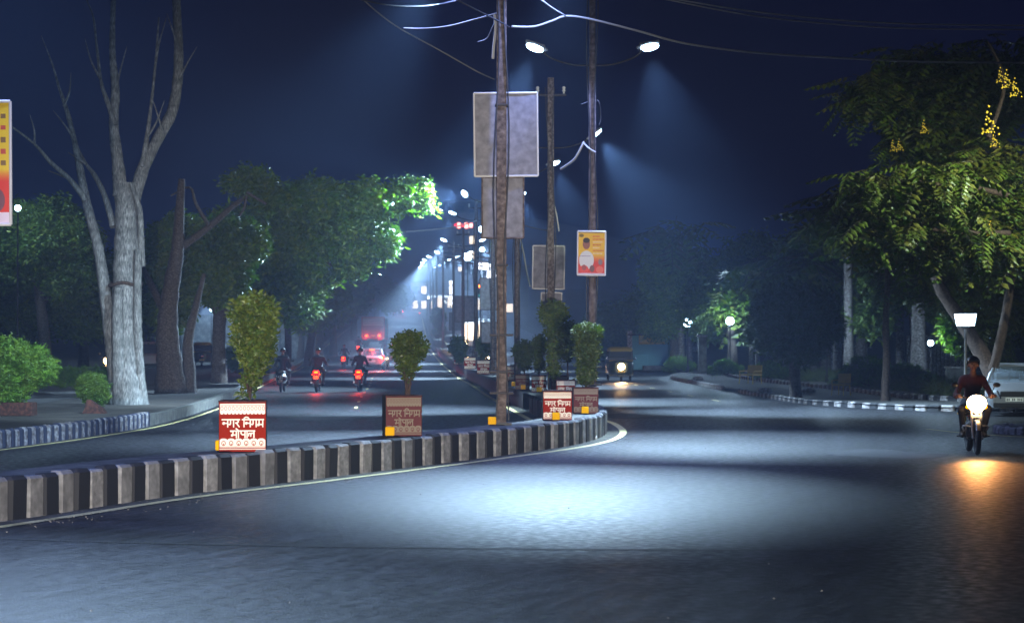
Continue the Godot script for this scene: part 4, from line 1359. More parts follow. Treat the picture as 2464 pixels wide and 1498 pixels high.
func bush(label: String, base: Vector3, blobs: Array, count: int, size: float, leaves := "hedge", bright := 1.0) -> void:
	var t := thing("bush", label, "bush", base)
	for k in 3:
		var st := begin()
		var b: Array = blobs[k % blobs.size()]
		tube(st, [Vector3(0.05 * k, -0.02, 0), (b[0] as Vector3) * 0.5, b[0]], [0.03, 0.022, 0.01], 6)
		obj("stem", st, M.bark_brown, t)
	scatter("foliage", t, blobs, leaf_sets[leaves], count, size * 0.8, size * 1.25, 0.05, false, bright)

# a post with a lit globe at its top
func lamp_post(label: String, lamp: Vector3, ground_y: float, energy: float, r: float, kind := 0, c := COOL) -> void:
	var base := Vector3(lamp.x, ground_y, lamp.z)
	var h := lamp.y - ground_y
	var t := thing("lamp_post", label, "lamp", base)
	var st := begin()
	tube(st, [Vector3(0, 0, 0), Vector3(0, 0.3, 0), Vector3(0, 0.34, 0), Vector3(0, h - r * 1.3, 0)], [0.09, 0.08, 0.045, 0.035], 10)
	obj("post", st, M.dark_steel, t)
	st = begin()
	tube(st, [Vector3(0, h - r * 1.35, 0), Vector3(0, h - r * 1.05, 0)], [r * 0.35, r * 0.6], 10)
	obj("collar", st, M.dark_steel, t)
	st = begin()
	if kind == 0:
		ball(st, Vector3(0, h, 0), Vector3(r, r, r), 14, 10)
	else:
		loft(st, [[Vector3(-r, h - r, -r), Vector3(r, h - r, -r), Vector3(r, h - r, r), Vector3(-r, h - r, r)], [Vector3(-r * 1.25, h + r * 0.6, -r * 1.25), Vector3(r * 1.25, h + r * 0.6, -r * 1.25), Vector3(r * 1.25, h + r * 0.6, r * 1.25), Vector3(-r * 1.25, h + r * 0.6, r * 1.25)]], true, false)
	obj("lamp_globe", st, M.globe if c == COOL else glow(c, 12.0), t)
	st = begin()
	if kind == 1:
		box(st, Vector3(0, h + r * 0.68, 0), Vector3(r * 2.7, r * 0.14, r * 2.7), Basis.IDENTITY, 0.01)
		obj("cap", st, M.dark_steel, t)
	omni(t, "lamp_light", Vector3(0, h, 0), energy, c, r * 0.8)

func build_right() -> void:
	# the tree with feathery leaves and yellow flowers that fills the upper right corner
	var d := 54.0
	var b := at(2398, 905, d + 6); b.y = 0.24
	var t := tree("feathery_leaved_tree", "tree at the right with drooping feathery leaves and yellow flowers", b, M.bark_brown, [
		limb(b, d + 6, [[2398, 930, 26], [2385, 890, 21], [2345, 820, 18], [2300, 750, 16], [2262, 690, 14], [2250, 620, 12], [2280, 520, 10]]),
		limb(b, d + 4, [[2390, 890, 12], [2420, 760, 11], [2440, 600, 10], [2430, 440, 8], [2380, 320, 6]], -3.0),
		limb(b, d, [[2430, 470, 7], [2340, 450, 6], [2240, 440, 5], [2140, 430, 4], [2060, 424, 2]], -2.0),
		limb(b, d, [[2430, 560, 7], [2340, 560, 6], [2240, 550, 4], [2110, 500, 2]], -2.0),
		limb(b, d, [[2380, 330, 6], [2420, 200, 5], [2380, 100, 3]], 1.0)], [], [], 0, 1, 1)
	var dz := 0.0
	scatter("crown", t, [
		blob(b, d, 2330, 470, 150, 80, 0.6, 2), blob(b, d, 2200, 440, 120, 50, 0.6), blob(b, d, 2090, 428, 80, 30, 0.6, -1), blob(b, d, 2260, 560, 150, 48, 0.6), blob(b, d, 2120, 535, 70, 32, 0.6, -1), blob(b, d, 2400, 560, 100, 70, 0.6, 1), blob(b, d, 2400, 380, 90, 60, 0.6, 1)], leaf_sets.frond, 1100, 0.75, 1.3, 0.25, true, 1.15)
	scatter("upper_crown", t, [
		blob(b, d, 2330, 240, 150, 80, 0.7, 6), blob(b, d, 2140, 220, 130, 60, 0.7, 6), blob(b, d, 2250, 330, 140, 60, 0.7, 6), blob(b, d, 2420, 150, 90, 80, 0.7, 5), blob(b, d, 2240, 140, 130, 50, 0.7, 7)], leaf_sets.frond, 900, 0.75, 1.3, 0.2, true, 0.8)
	scatter("lower_crown", t, [
		blob(b, d, 2330, 670, 150, 60, 0.7, 13), blob(b, d, 2420, 730, 90, 80, 0.7, 13), blob(b, d, 2180, 650, 100, 40, 0.7, 13), blob(b, d, 2410, 810, 60, 60, 0.7, 14)], leaf_sets.frond, 700, 0.6, 1.1, 0.1, true, 0.8)
	# the fronds that hang out to the left, one by one
	for k in 150:
		var u := rng.randf()
		var v := rng.randi() % 3
		var p := at(2030 + 330 * u, [430.0, 540.0, 470.0][v] + rng.randf_range(-34, 30) - 30 * u, d - 2.0 - rng.randf() * 1.5) - b
		var o := put("leaf", leaf_sets.frond[k % 2], M.leaf, t)
		o.position = p
		o.basis = (Basis(Vector3.UP, rng.randf() * TAU) * Basis(Vector3.RIGHT, rng.randf_range(-0.1, 0.8))).scaled(Vector3.ONE * rng.randf_range(0.7, 1.15))
	var n := 0
	for q in [[2382, 318, 0.75], [2425, 205, 0.5], [2445, 225, 0.5], [2410, 190, 0.4], [2225, 312, 0.35], [2150, 355, 0.3], [2165, 352, 0.3], [2385, 560, 0.4], [2395, 345, 0.4]]:
		var o := put("flower_spike", leaf_sets.flower[0], M.petal, t)
		o.position = at(q[0], q[1] + 12, d - 2.6) - b
		o.scale = Vector3.ONE * q[2]
	# dark trees of the park, back to front
	var trees := [
		[150.0, 1500, [[1480, 800, 90, 70], [1560, 760, 80, 80], [1430, 820, 60, 50]], 9, "darkest hazy tree beyond the oncoming three wheeler"],
		[128.0, 1620, [[1600, 660, 60, 90], [1660, 700, 70, 70], [1590, 760, 60, 60], [1700, 760, 70, 60]], 10, "tall dim tree above the kiosk"],
		[112.0, 1760, [[1740, 680, 90, 70], [1820, 640, 90, 80], [1700, 740, 80, 50], [1850, 740, 80, 70]], 12, "wide dim tree behind the second park lamp"],
		[100.0, 1960, [[1960, 640, 110, 90], [2060, 600, 90, 80], [1900, 730, 90, 70], [2040, 740, 80, 60]], 12, "dim tree over the row of palm trunks"],
		[92.0, 2200, [[2160, 660, 100, 70], [2260, 700, 90, 70], [2100, 760, 60, 50]], 12, "dim tree behind the white fence at the right"],
		[84.0, 2420, [[2400, 700, 100, 80], [2330, 790, 60, 60]], 12, "dark tree behind the silver car"]]
	for q in trees:
		d = q[0]
		b = at(q[1], 800, d); b.y = rise(d) + 0.2
		var blobs := []
		for w in q[2]:
			blobs.append(blob(b, d, w[0], w[1], w[2], w[3], 0.9))
		var yb := 816.0 - (b.y - EYE) * FOCAL / d
		tree("park_tree", q[4], b, M.bark, [limb(b, d, [[q[1], yb + 2, q[3] * 1.5], [q[1] + 3, yb - 60, q[3]], [q[1], q[2][0][1], q[3] * 0.7], [q[2][1][0], q[2][1][1], 4]])], blobs, leaf_sets.broad, 2300, 0.6, 1.1, "dark trees of the park", 0.2, 0.9)
	d = 70.0
	b = at(1915, 965, d); b.y = 0.14
	tree("pavement_tree", "small dark tree standing on the pavement with a straight dark trunk", b, M.bark, [
		limb(b, d, [[1915, 970, 18], [1914, 930, 14], [1912, 880, 13], [1914, 830, 12], [1906, 780, 9], [1890, 720, 5]]),
		limb(b, d, [[1914, 840, 8], [1950, 790, 6], [1985, 750, 3]]), limb(b, d, [[1912, 840, 8], [1870, 800, 5], [1830, 760, 3]])],
		[blob(b, d, 1910, 750, 100, 60), blob(b, d, 1850, 800, 60, 36), blob(b, d, 1970, 790, 60, 44), blob(b, d, 1920, 840, 60, 26)], leaf_sets.fine, 2000, 0.6, 1.1, "", 0.2, 0.6)
	# smooth grey palm trunks
	var palms := [[2212, 88.0, 19, 580, "thick pale palm trunk flaring at its foot left of the white fence"], [2168, 94.0, 11, 560, "slim palm trunk left of the flaring one"], [2044, 92.0, 13, 520, "pale palm trunk behind the yellow chair"], [2074, 98.0, 13, 500, "dim palm trunk right of the pale one by the chair"], [1987, 100.0, 12, 560, "grey palm trunk right of the dark pavement tree"], [1958, 97.0, 7, 640, "slim pale palm trunk just right of the dark pavement tree"], [2016, 108.0, 10, 600, "grey palm trunk between two paler ones"], [1872, 108.0, 9, 640, "pale palm trunk left of the dark pavement tree"], [1809, 112.0, 6, 700, "pale slim trunk at the left end of the palm row"], [1823, 113.0, 5, 700, "second pale slim trunk at the left end of the palm row"], [1640, 128.0, 8, 560, "tall pale trunk above the first park lamp"], [1660, 132.0, 7, 620, "second tall trunk beside the first park lamp"]]
	for q in palms:
		d = q[1]
		b = at(q[0], 900, d); b.y = 0.24
		var yb := 816.0 - (b.y - EYE) * FOCAL / d
		var r: float = q[2]
		tree("palm_tree", q[4], b, M.bark_palm, [limb(b, d, [[q[0], yb + 2, r * 1.7], [q[0], yb - 14, r * 1.2], [q[0] - 1, yb - 60, r], [q[0] - 2, yb - 160, r * 0.85], [q[0] - 3, q[3], r * 0.75]])],
			[blob(b, d, q[0] - 3, q[3] - 14, 70, 30)], leaf_sets.frond, 26, 2.2, 3.4, "palms in the park", -1.0, 0.7, true)
	var st := begin()
	b = at(2132, 985, 66.5); b.y = 0.24
	tree("slim_brown_tree", "slim reddish brown straight trunk at the edge of the flower bed", b, M.bark_brown, [limb(b, 66.5, [[2132, 992, 14], [2131, 940, 10], [2134, 860, 9], [2132, 780, 8], [2136, 690, 7], [2138, 560, 5]])],
		[blob(b, 66.5, 2120, 560, 90, 50)], leaf_sets.fine, 500, 0.6, 1.0, "", 0.2, 0.6)
	# ground cover of the bed, and its bushes
	var bed := Node3D.new()
	bed.name = "ground_cover"
	add_child(bed)
	tag(bed, "low green ground cover in the bed behind the inner kerb", "ground cover", "", "stuff")
	bed.position = Vector3(14, 0.25, -85)
	var bl := []
	for k in 46:
		var dd := 67.5 + 42.0 * pow(k / 46.0, 1.1)
		var edge := lerpf(13.9, 11.9, clampf((dd - 66) / 40, 0, 1)) if dd > 69 else 15.2
		bl.append([Vector3(edge + 0.9 + 1.6 * rng.randf() - 14, 0.06, -dd + 85), Vector3(0.9, 0.22, 1.0)])
	for k in 14:
		bl.append([Vector3(14.2 + k * 0.55 - 14, 0.05, -67.6 - rng.randf() * 3.0 + 85), Vector3(0.6, 0.2, 0.9)])
	scatter("plants", bed, bl, leaf_sets.grass, 5200, 0.3, 0.6, 0.1, false, 1.2)
	for q in [["rounded bush at the head of the pavement by the booth", 1632, 905, 121.0, 0.55, 1.3], ["bright bush at the left end of the planted bed", 1745, 905, 109.0, 0.5, 1.3], ["low bush behind the bench in the bed", 1850, 915, 98.0, 0.55, 0.9], ["dark bush between the chair and the brown trunk", 2090, 925, 82.0, 0.8, 0.7], ["dark bush right of the brown trunk", 2180, 925, 80.0, 0.6, 0.7], ["low bright bush before the flaring palm", 2235, 945, 76.0, 0.35, 1.2]]:
		var base := at(q[1], q[2], q[3]); base.y = 0.26
		var s: float = q[4]
		bush(q[0], base, [[Vector3(0, s * 0.8, 0), Vector3(s * 1.3, s * 0.7, s)], [Vector3(s, s * 0.5, 0), Vector3(s, s * 0.55, s * 0.8)], [Vector3(-s * 0.9, s * 0.4, 0), Vector3(s * 0.9, s * 0.5, s * 0.8)]], 420, 0.3, "hedge", q[5])
	# a street light on the corner island, outside the frame
	var corner := thing("corner_street_light", "street light on the corner island outside the right edge", "street light", Vector3(16.5, 0.14, -46.0))
	st = begin()
	tube(st, smooth_line([Vector3(0, 0, 0), Vector3(0, 4, 0), Vector3(0, 7.2, 0), Vector3(-0.5, 7.7, 0), Vector3(-1.2, 7.8, 0)], 5), 0.06, 8)
	obj("shaft", st, M.pole_grey, corner)
	luminaire(corner, "lamp_light", Vector3(-1.4, 7.75, 0), Vector3.LEFT, 170.0, Vector3(-6.5, 4.6, -8.0), 40.0, NEUTRAL)
	luminaire(corner, "lamp_light", Vector3(-1.0, 7.5, -0.6), Vector3.FORWARD, 26.0, Vector3(-2.5, 0, -12.0), 34.0)  # second head added to brighten the silver car and inner kerb
	# park lamps
	lamp_post("bright round park lamp left of the tall pale trunks", at(1655, 776, 120.0), 0.24, 22.0, 0.24)
	lamp_post("second bright round park lamp beside the dim wide tree", at(1757, 772, 110.0), 0.24, 18.0, 0.21)
	lamp_post("lantern shaped park lamp above the motorcyclist at the right", at(2324, 766, 57.6), 0.14, 10.0, 0.20, 1)
	lamp_post("white park lamp hidden in the leaves above the palm row", at(1990, 770, 90.0), 0.24, 9.0, 0.11)
	lamp_post("small white lamp left of the lantern, half hidden", at(2240, 825, 84.0), 0.24, 11.0, 0.12)
	lamp_post("small orange lamp above the dark booth", at(1612, 792, 140.0), 0.15, 0.8, 0.10, 0, Color(1.0, 0.5, 0.12))
	lamp_post("small blue white lamp low beside the dark booth", at(1624, 836, 130.0), 0.24, 0.5, 0.11, 0, Color(0.45, 0.55, 1.0))
	for q in [[1862, 775, "tiny white lamp far behind the park trees"], [1874, 772, "second tiny white lamp far behind the park trees"], [1870, 783, "third tiny white lamp far behind the park trees"]]:
		lamp_post(q[2], at(q[0], q[1], 150.0), 0.24, 0.3, 0.05)
	# white pale fence
	for run in [["white paling fence behind the flaring palm and the parked car", 2186, 2335, 104.0, 2.1], ["dim white paling fence behind the palm row", 1880, 2100, 116.0, 1.7]]:
		var p0 := at(run[1], 900, run[3]); var p1 := at(run[2], 900, run[3])
		var f := thing("paling_fence", run[0], "fence", Vector3(p0.x, 0.24, p0.z))
		var count := int((p1.x - p0.x) / 0.19)
		for k in count:
			st = begin()
			box(st, Vector3(0.19 * k, run[4] * 0.5, 0), Vector3(0.13, run[4] * (0.95 + 0.05 * sin(k * 1.7)), 0.035), Basis.IDENTITY, 0.006)
			obj("paling", st, M.white_dirty, f)
		for y in [0.3, 0.82]:
			st = begin()
			box(st, Vector3((p1.x - p0.x) / 2, run[4] * y, -0.05), Vector3(p1.x - p0.x, 0.06, 0.05), Basis.IDENTITY, 0.006)
			obj("rail", st, M.white_dirty, f)
	var lw := thing("low_wall", "low pale wall right of the flaring palm", "wall", at(2312, 905, 90.0) * Vector3(1, 0, 1) + Vector3.UP * 0.24)
	st = begin()
	box(st, Vector3(0, 0.3, 0), Vector3(1.3, 0.6, 0.25), Basis.IDENTITY, 0.02)
	obj("masonry", st, M.concrete, lw)
	st = begin()
	box(st, Vector3(0, 0.64, 0), Vector3(1.4, 0.08, 0.35), Basis.IDENTITY, 0.02)
	obj("coping", st, M.white_dirty, lw)
	# yellow chair and bench
	chair("yellow plastic chair on the pavement left of the brown trunk", at(2024, 950, 73.0) * Vector3(1, 0, 1) + Vector3.UP * 0.13, 0.5, 0.75)
	chair("yellowish garden seat with a bright top beside the bed", at(1806, 930, 92.0) * Vector3(1, 0, 1) + Vector3.UP * 0.13, 0.75, 0.8)
	# kiosk, booth, gate pillars
	var k := thing("kiosk", "small roadside kiosk with teal panels and a yellow sign", "kiosk", at(1565, 880, 132.0) * Vector3(1, 0, 1) + Vector3.UP * 0.14)
	st = begin(); box(st, Vector3(0, 1.1, -0.8), Vector3(2.6, 2.2, 0.1), Basis.IDENTITY, 0.02); obj("back_wall", st, M.teal, k)
	st = begin(); box(st, Vector3(-0.6, 0.5, 0), Vector3(0.9, 0.95, 0.08), Basis.IDENTITY, 0.02); obj("counter_panel", st, M.teal, k)
	st = begin(); box(st, Vector3(-1.3, 1.25, 0), Vector3(0.28, 2.5, 0.5), Basis.IDENTITY, 0.02); obj("side_panel", st, M.white_dirty, k)
	st = begin(); box(st, Vector3(1.3, 1.1, -0.3), Vector3(0.1, 2.2, 1.0), Basis.IDENTITY, 0.02); obj("side_panel", st, M.teal, k)
	st = begin(); box(st, Vector3(0.1, 1.95, 0.25), Vector3(1.7, 0.6, 0.06), Basis.IDENTITY, 0.02); obj("sign_board", st, M.yellow_paint, k)
	st = begin(); box(st, Vector3(0.85, 2.5, 0.2), Vector3(0.5, 0.7, 0.06), Basis.IDENTITY, 0.02); obj("sign_board", st, M.orange_paint, k)
	st = begin(); box(st, Vector3(0.3, 2.52, 0.2), Vector3(0.4, 0.62, 0.06), Basis.IDENTITY, 0.02); obj("sign_board", st, M.white_dirty, k)
	st = begin(); box(st, Vector3(0, 2.24, -0.3), Vector3(2.9, 0.08, 1.3), Basis.IDENTITY, 0.02); obj("roof", st, M.dark_steel, k)
	st = begin(); box(st, Vector3(0.3, 0.15, 0.5), Vector3(1.6, 0.3, 0.7), Basis.IDENTITY, 0.03); obj("plinth", st, M.concrete, k)
	k = thing("dark_booth", "dark box shaped booth below the first park lamp", "booth", at(1650, 880, 136.0) * Vector3(1, 0, 1) + Vector3.UP * 0.14)
	st = begin(); box(st, Vector3(0, 1.2, 0), Vector3(2.4, 2.4, 1.6), Basis.IDENTITY, 0.03); obj("walls", st, M.booth, k)
	st = begin(); box(st, Vector3(0, 2.46, 0), Vector3(2.7, 0.12, 1.9), Basis.IDENTITY, 0.03); obj("roof", st, M.dark_steel, k)
	st = begin(); box(st, Vector3(-0.5, 1.0, 0.81), Vector3(0.8, 1.9, 0.04), Basis.IDENTITY, 0.01); obj("door", st, M.dark_steel, k)
	st = begin(); box(st, Vector3(0.6, 1.5, 0.81), Vector3(0.8, 0.7, 0.04), Basis.IDENTITY, 0.01); obj("shutter", st, M.white_dirty, k)
	k = thing("gate_pillar", "grey gate pillar with a lighter top right of the booth", "pillar", at(1690, 890, 118.0) * Vector3(1, 0, 1) + Vector3.UP * 0.24)
	st = begin(); box(st, Vector3(0, 1.0, 0), Vector3(0.46, 2.0, 0.46), Basis.IDENTITY, 0.02); obj("shaft", st, M.concrete, k)
	st = begin(); box(st, Vector3(0, 2.05, 0), Vector3(0.56, 0.12, 0.56), Basis.IDENTITY, 0.02); obj("cap", st, M.white_dirty, k)
	for q in [["white painted stone on the pavement edge by the break in the kerb", 1842, 958, 76.5], ["pale stone on the pavement left part", 1680, 925, 100.0], ["pale slab lying at the right of the pavement tree", 1945, 935, 76.0]]:
		st = begin()
		ball(st, Vector3(0, 0.08, 0), Vector3(0.28, 0.13, 0.2), 8, 6)
		var o := obj("stone", st, M.white_dirty)
		o.position = at(q[1], q[2], q[3]) * Vector3(1, 0, 1) + Vector3.UP * 0.13
		tag(o, q[0], "stone")
	st = begin()
	ball(st, Vector3(0, 0.04, 0), Vector3(0.09, 0.06, 0.07), 8, 6)
	var cup := obj("crumpled_bag", st, M.white_paint)
	cup.position = at(1427, 1057, 43.5) * Vector3(1, 0, 1) + Vector3.UP * 0.0
	tag(cup, "crumpled white bag on the road at the foot of the kerb bend", "litter")

func chair(label: String, where: Vector3, w: float, h: float) -> void:
	var t := thing("garden_chair", label, "chair", where, -0.7)
	var st := begin()
	box(st, Vector3(0, h * 0.5, 0), Vector3(w, 0.05, w), Basis.IDENTITY, 0.015)
	obj("seat", st, M.yellow_paint, t)
	st = begin()
	box(st, Vector3(0, h * 0.8, -w * 0.48), Vector3(w, h * 0.46, 0.04), Basis(Vector3.RIGHT, -0.12), 0.012)
	obj("backrest", st, M.yellow_paint, t)
	for s in [[-1, -1], [1, -1], [-1, 1], [1, 1]]:
		st = begin()
		bar(st, Vector3(s[0] * w * 0.44, h * 0.5, s[1] * w * 0.42), Vector3(s[0] * w * 0.48, 0, s[1] * w * 0.48), 0.02, 6)
		obj("leg", st, M.yellow_paint, t)
	for s in [-1.0, 1.0]:
		st = begin()
		bar(st, Vector3(s * w * 0.5, h * 0.72, -w * 0.45), Vector3(s * w * 0.5, h * 0.70, w * 0.4), 0.02, 6)
		bar(st, Vector3(s * w * 0.5, h * 0.70, w * 0.4), Vector3(s * w * 0.48, h * 0.5, w * 0.4), 0.018, 6)
		obj("armrest", st, M.yellow_paint, t)

func facade(called: String, label: String, where: Vector3, size: Vector3, m: Material, cols: int, rows: int, lit: Array, category := "building") -> Node3D:
	var t := thing(called, label, category, where)
	var st := begin()
	box(st, Vector3(0, size.y / 2, 0), size, Basis.IDENTITY, 0.05)
	obj("wall", st, m, t)
	st = begin()
	box(st, Vector3(0, size.y + 0.15, 0), Vector3(size.x + 0.5, 0.3, size.z + 0.5), Basis.IDENTITY, 0.05)
	obj("roof", st, M.concrete, t)
	for i in cols:
		for j in rows:
			var w := size.x / cols * 0.55
			var h := size.y / rows * 0.5
			var p := Vector3((i + 0.5) * size.x / cols - size.x / 2, (j + 0.5) * size.y / rows, size.z / 2 + 0.02)
			st = begin()
			box(st, p, Vector3(w, h, 0.08), Basis.IDENTITY, 0.02)
			var win := obj("window", st, M.lit_window if (j * cols + i) in lit else M.dark_window, t)
			st = begin()
			box(st, p + Vector3(0, -h / 2 - 0.06, 0.08), Vector3(w + 0.2, 0.1, 0.2), Basis.IDENTITY, 0.02)
			obj("sill", st, M.concrete, win)
	return t

func sign_at(label: String, x: float, y: float, d: float, w: float, h: float, m: Material, foot := -100.0, category := "sign") -> Node3D:
	var p := at(x, y, d)
	var ground_y := rise(d) + 0.1 if foot < -50.0 else foot
	var t := thing("lit_sign", label, category, Vector3(p.x, ground_y, p.z))
	var s := d / FOCAL
	var st := begin()
	box(st, Vector3(0, p.y - ground_y, 0), Vector3(w * s, h * s, 0.3), Basis.IDENTITY, 0.04)
	obj("sign_face", st, m, t)
	st = begin()
	box(st, Vector3(0, p.y - ground_y, -0.2), Vector3(w * s + 0.2, h * s + 0.2, 0.12), Basis.IDENTITY, 0.02)
	obj("sign_case", st, M.dark_steel, t)
	for k in [-1.0, 1.0]:
		st = begin()
		bar(st, Vector3(k * w * s * 0.3, 0, -0.2), Vector3(k * w * s * 0.3, p.y - ground_y, -0.2), 0.09, 8)
		obj("sign_post", st, M.dark_steel, t)
	return t

func build_far() -> void:
	# buildings at the top of the rise, seen through the haze
	var g := func(x: float, d: float) -> Vector3: return Vector3((x - 1232.0) / FOCAL * d, rise(d), -d)
	facade("far_building", "tall dark building under the red roof sign", g.call(1125, 470.0), Vector3(10, 24, 12), M.far_wall, 4, 7, [9, 14, 18])
	facade("far_building", "pale pinkish lit building left of the white canopy", g.call(1022, 430.0), Vector3(5.4, 6.0, 8), M.pink_wall, 3, 2, [0, 1, 2, 4])
	facade("far_building", "low dark shop building behind the lit sign column", g.call(1085, 420.0), Vector3(7, 8, 8), M.far_wall, 3, 2, [0, 1, 2])
	facade("far_building", "wide white lit shop front right of the lit sign column", g.call(1165, 400.0), Vector3(9, 7.5, 8), M.white_wall, 4, 2, [0, 1, 2, 3])
	facade("far_building", "dim building at the right end of the far shops", g.call(1225, 380.0), Vector3(7, 9, 8), M.far_wall, 3, 3, [1])
	var t := thing("roof_sign", "glowing red letter sign on the roof of the tall dark building", "sign", g.call(1118, 463.8) + Vector3.UP * 24.3)
	var s := 463.8 / FOCAL
	var y0 := at(0, 542, 463.8).y - rise(463.8) - 24.3
	var st := begin()
	for k in 6:
		bar(st, Vector3((-20 + k * 8) * s, 0, -0.3), Vector3((-20 + k * 8) * s, y0 + 0.8, -0.3), 0.07, 6)
	obj("sign_frame", st, M.dark_steel, t)
	for k in 5:
		st = begin()
		var w: float = [5.0, 8.0, 5.0, 9.0, 8.0][k]
		var x: float = [-22.0, -14.0, -5.0, 4.0, 15.0][k]
		var h: float = [8.0, 13.0, 6.0, 13.0, 10.0][k]
		box(st, Vector3(x * s, y0, 0), Vector3(w * s, h * s, 0.25), Basis.IDENTITY, 0.08)
		obj("sign_letter", st, M.neon_red if k in [0, 2] else M.neon_pink, t)
	sign_at("bright white rectangular sign right of the far poles", 1166, 640, 300.0, 28, 16, M.sign_white)
	sign_at("smaller white lit sign hung just below the rectangular one", 1178, 660, 290.0, 12, 19, M.sign_white)
	sign_at("narrow white lit sign next to the nearest pole", 1191, 658, 285.0, 4, 16, M.sign_white)
	t = sign_at("tall narrow column of white lit panels left of the far poles", 1087, 702, 310.0, 12, 10, M.sign_white)
	for k in 4:
		st = begin()
		var p := at(1087, [680.0, 692.0, 716.0, 729.0][k], 310.0) - t.position
		box(st, Vector3(0, p.y, 0), Vector3(12.0, [9.0, 8.0, 10.0, 9.0][k], 5.0) * 310.0 / FOCAL, Basis.IDENTITY, 0.05)
		obj("sign_panel", st, M.sign_white, t)
	# white canopy
	t = thing("canopy", "white lit canopy edge on two legs at the far left of the signs", "canopy", g.call(1055, 330.0))
	s = 330.0 / FOCAL
	var cy := at(0, 713, 330.0).y - rise(330.0)
	st = begin(); box(st, Vector3(0, cy, 0), Vector3(48 * s, 0.28, 3.0), Basis.IDENTITY, 0.03); obj("canopy_roof", st, M.sign_soft, t)
	for k in [-22.0, 20.0]:
		st = begin(); bar(st, Vector3(k * s, 0, 0), Vector3(k * s, cy, 0), 0.12); obj("canopy_leg", st, M.white_dirty, t)
	st = begin(); box(st, Vector3(14 * s, cy - 10 * s, 1.2), Vector3(18 * s, 0.25, 0.2), Basis(Vector3.BACK, -0.85), 0.03); obj("brace", st, M.sign_soft, t)
	st = begin(); box(st, Vector3(-23 * s, cy - 3 * s, 1.2), Vector3(6 * s, 6 * s, 0.3), Basis.IDENTITY, 0.03); obj("canopy_sign", st, M.sign_white, t)
	# lit awning edge
	t = sign_at("long white lit awning edge above the oncoming bus", 1160, 716, 320.0, 54, 6, M.sign_soft, -100.0, "awning")
	# floodlight and traffic signal
	lamp_post("very bright white floodlight between the far poles", at(1125, 617, 172.0), rise(172.0) + 0.4, 16.0, 0.34)
	lamp_post("bright white lamp beside the lower board of the nearest pole", at(1157, 551, 150.0), rise(150.0) + 0.1, 8.0, 0.20)
	lamp_post("white lamp left of the near pole under the lower board", at(1160, 600, 165.0), rise(165.0) + 0.1, 8.0, 0.20)
	t = thing("traffic_signal", "traffic signal with its orange light lit left of the nearest pole", "traffic light", g.call(1156, 150.0))
	var sy := at(0, 690, 150.0).y - rise(150.0)
	st = begin(); bar(st, Vector3(0, 0, 0), Vector3(0, sy + 0.3, 0), 0.06); obj("post", st, M.dark_steel, t)
	st = begin(); box(st, Vector3(0, sy - 0.25, 0.08), Vector3(0.36, 1.1, 0.22), Basis.IDENTITY, 0.03); obj("housing", st, M.black, t)
	for k in 3:
		st = begin(); ball(st, Vector3(0, sy - 0.33 * k + 0.05, 0.2), Vector3(0.13, 0.13, 0.05), 10, 6)
		obj("signal_light", st, [glow(Color(1.0, 0.42, 0.05), 14.0), M.black, glow(Color(0.1, 0.75, 0.7), 0.7)][k], t)
	st = begin(); box(st, Vector3(0.9, sy - 0.9, 0), Vector3(2.0, 0.08, 0.08), Basis(Vector3.BACK, -0.6), 0.01); obj("stay", st, M.dark_steel, t)
	# dust hanging over the far avenue
	var dust := FogVolume.new()
	dust.name = "dust_haze"
	dust.shape = RenderingServer.FOG_VOLUME_SHAPE_ELLIPSOID
	dust.size = Vector3(60, 20, 300)
	var fm := FogMaterial.new()
	fm.albedo = Color(0.86, 0.92, 1.0)
	fm.density = 0.0035
	dust.material = fm
	dust.set_meta("kind", "stuff")
	dust.set_meta("label", "pale dust haze hanging over the far avenue")
	add_child(dust)
	dust.position = Vector3(-8, 5, -265)
	# hill line far behind
	st = begin()
	st.set_smooth_group(1)
	for k in 30:
		var a0 := Vector3(-600 + 40 * k, 0, -900); var a1 := a0 + Vector3(40, 0, 0)
		var h0 := 16.0 + 5.0 * sin(k * 0.7) + 3.0 * sin(k * 1.9); var h1 := 16.0 + 5.0 * sin((k + 1) * 0.7) + 3.0 * sin((k + 1) * 1.9)
		quad(st, a0, a1, a1 + Vector3(0, h1, -60), a0 + Vector3(0, h0, -60), Vector3(0, 1, 1))
	struct("hills", st, M.dirt)

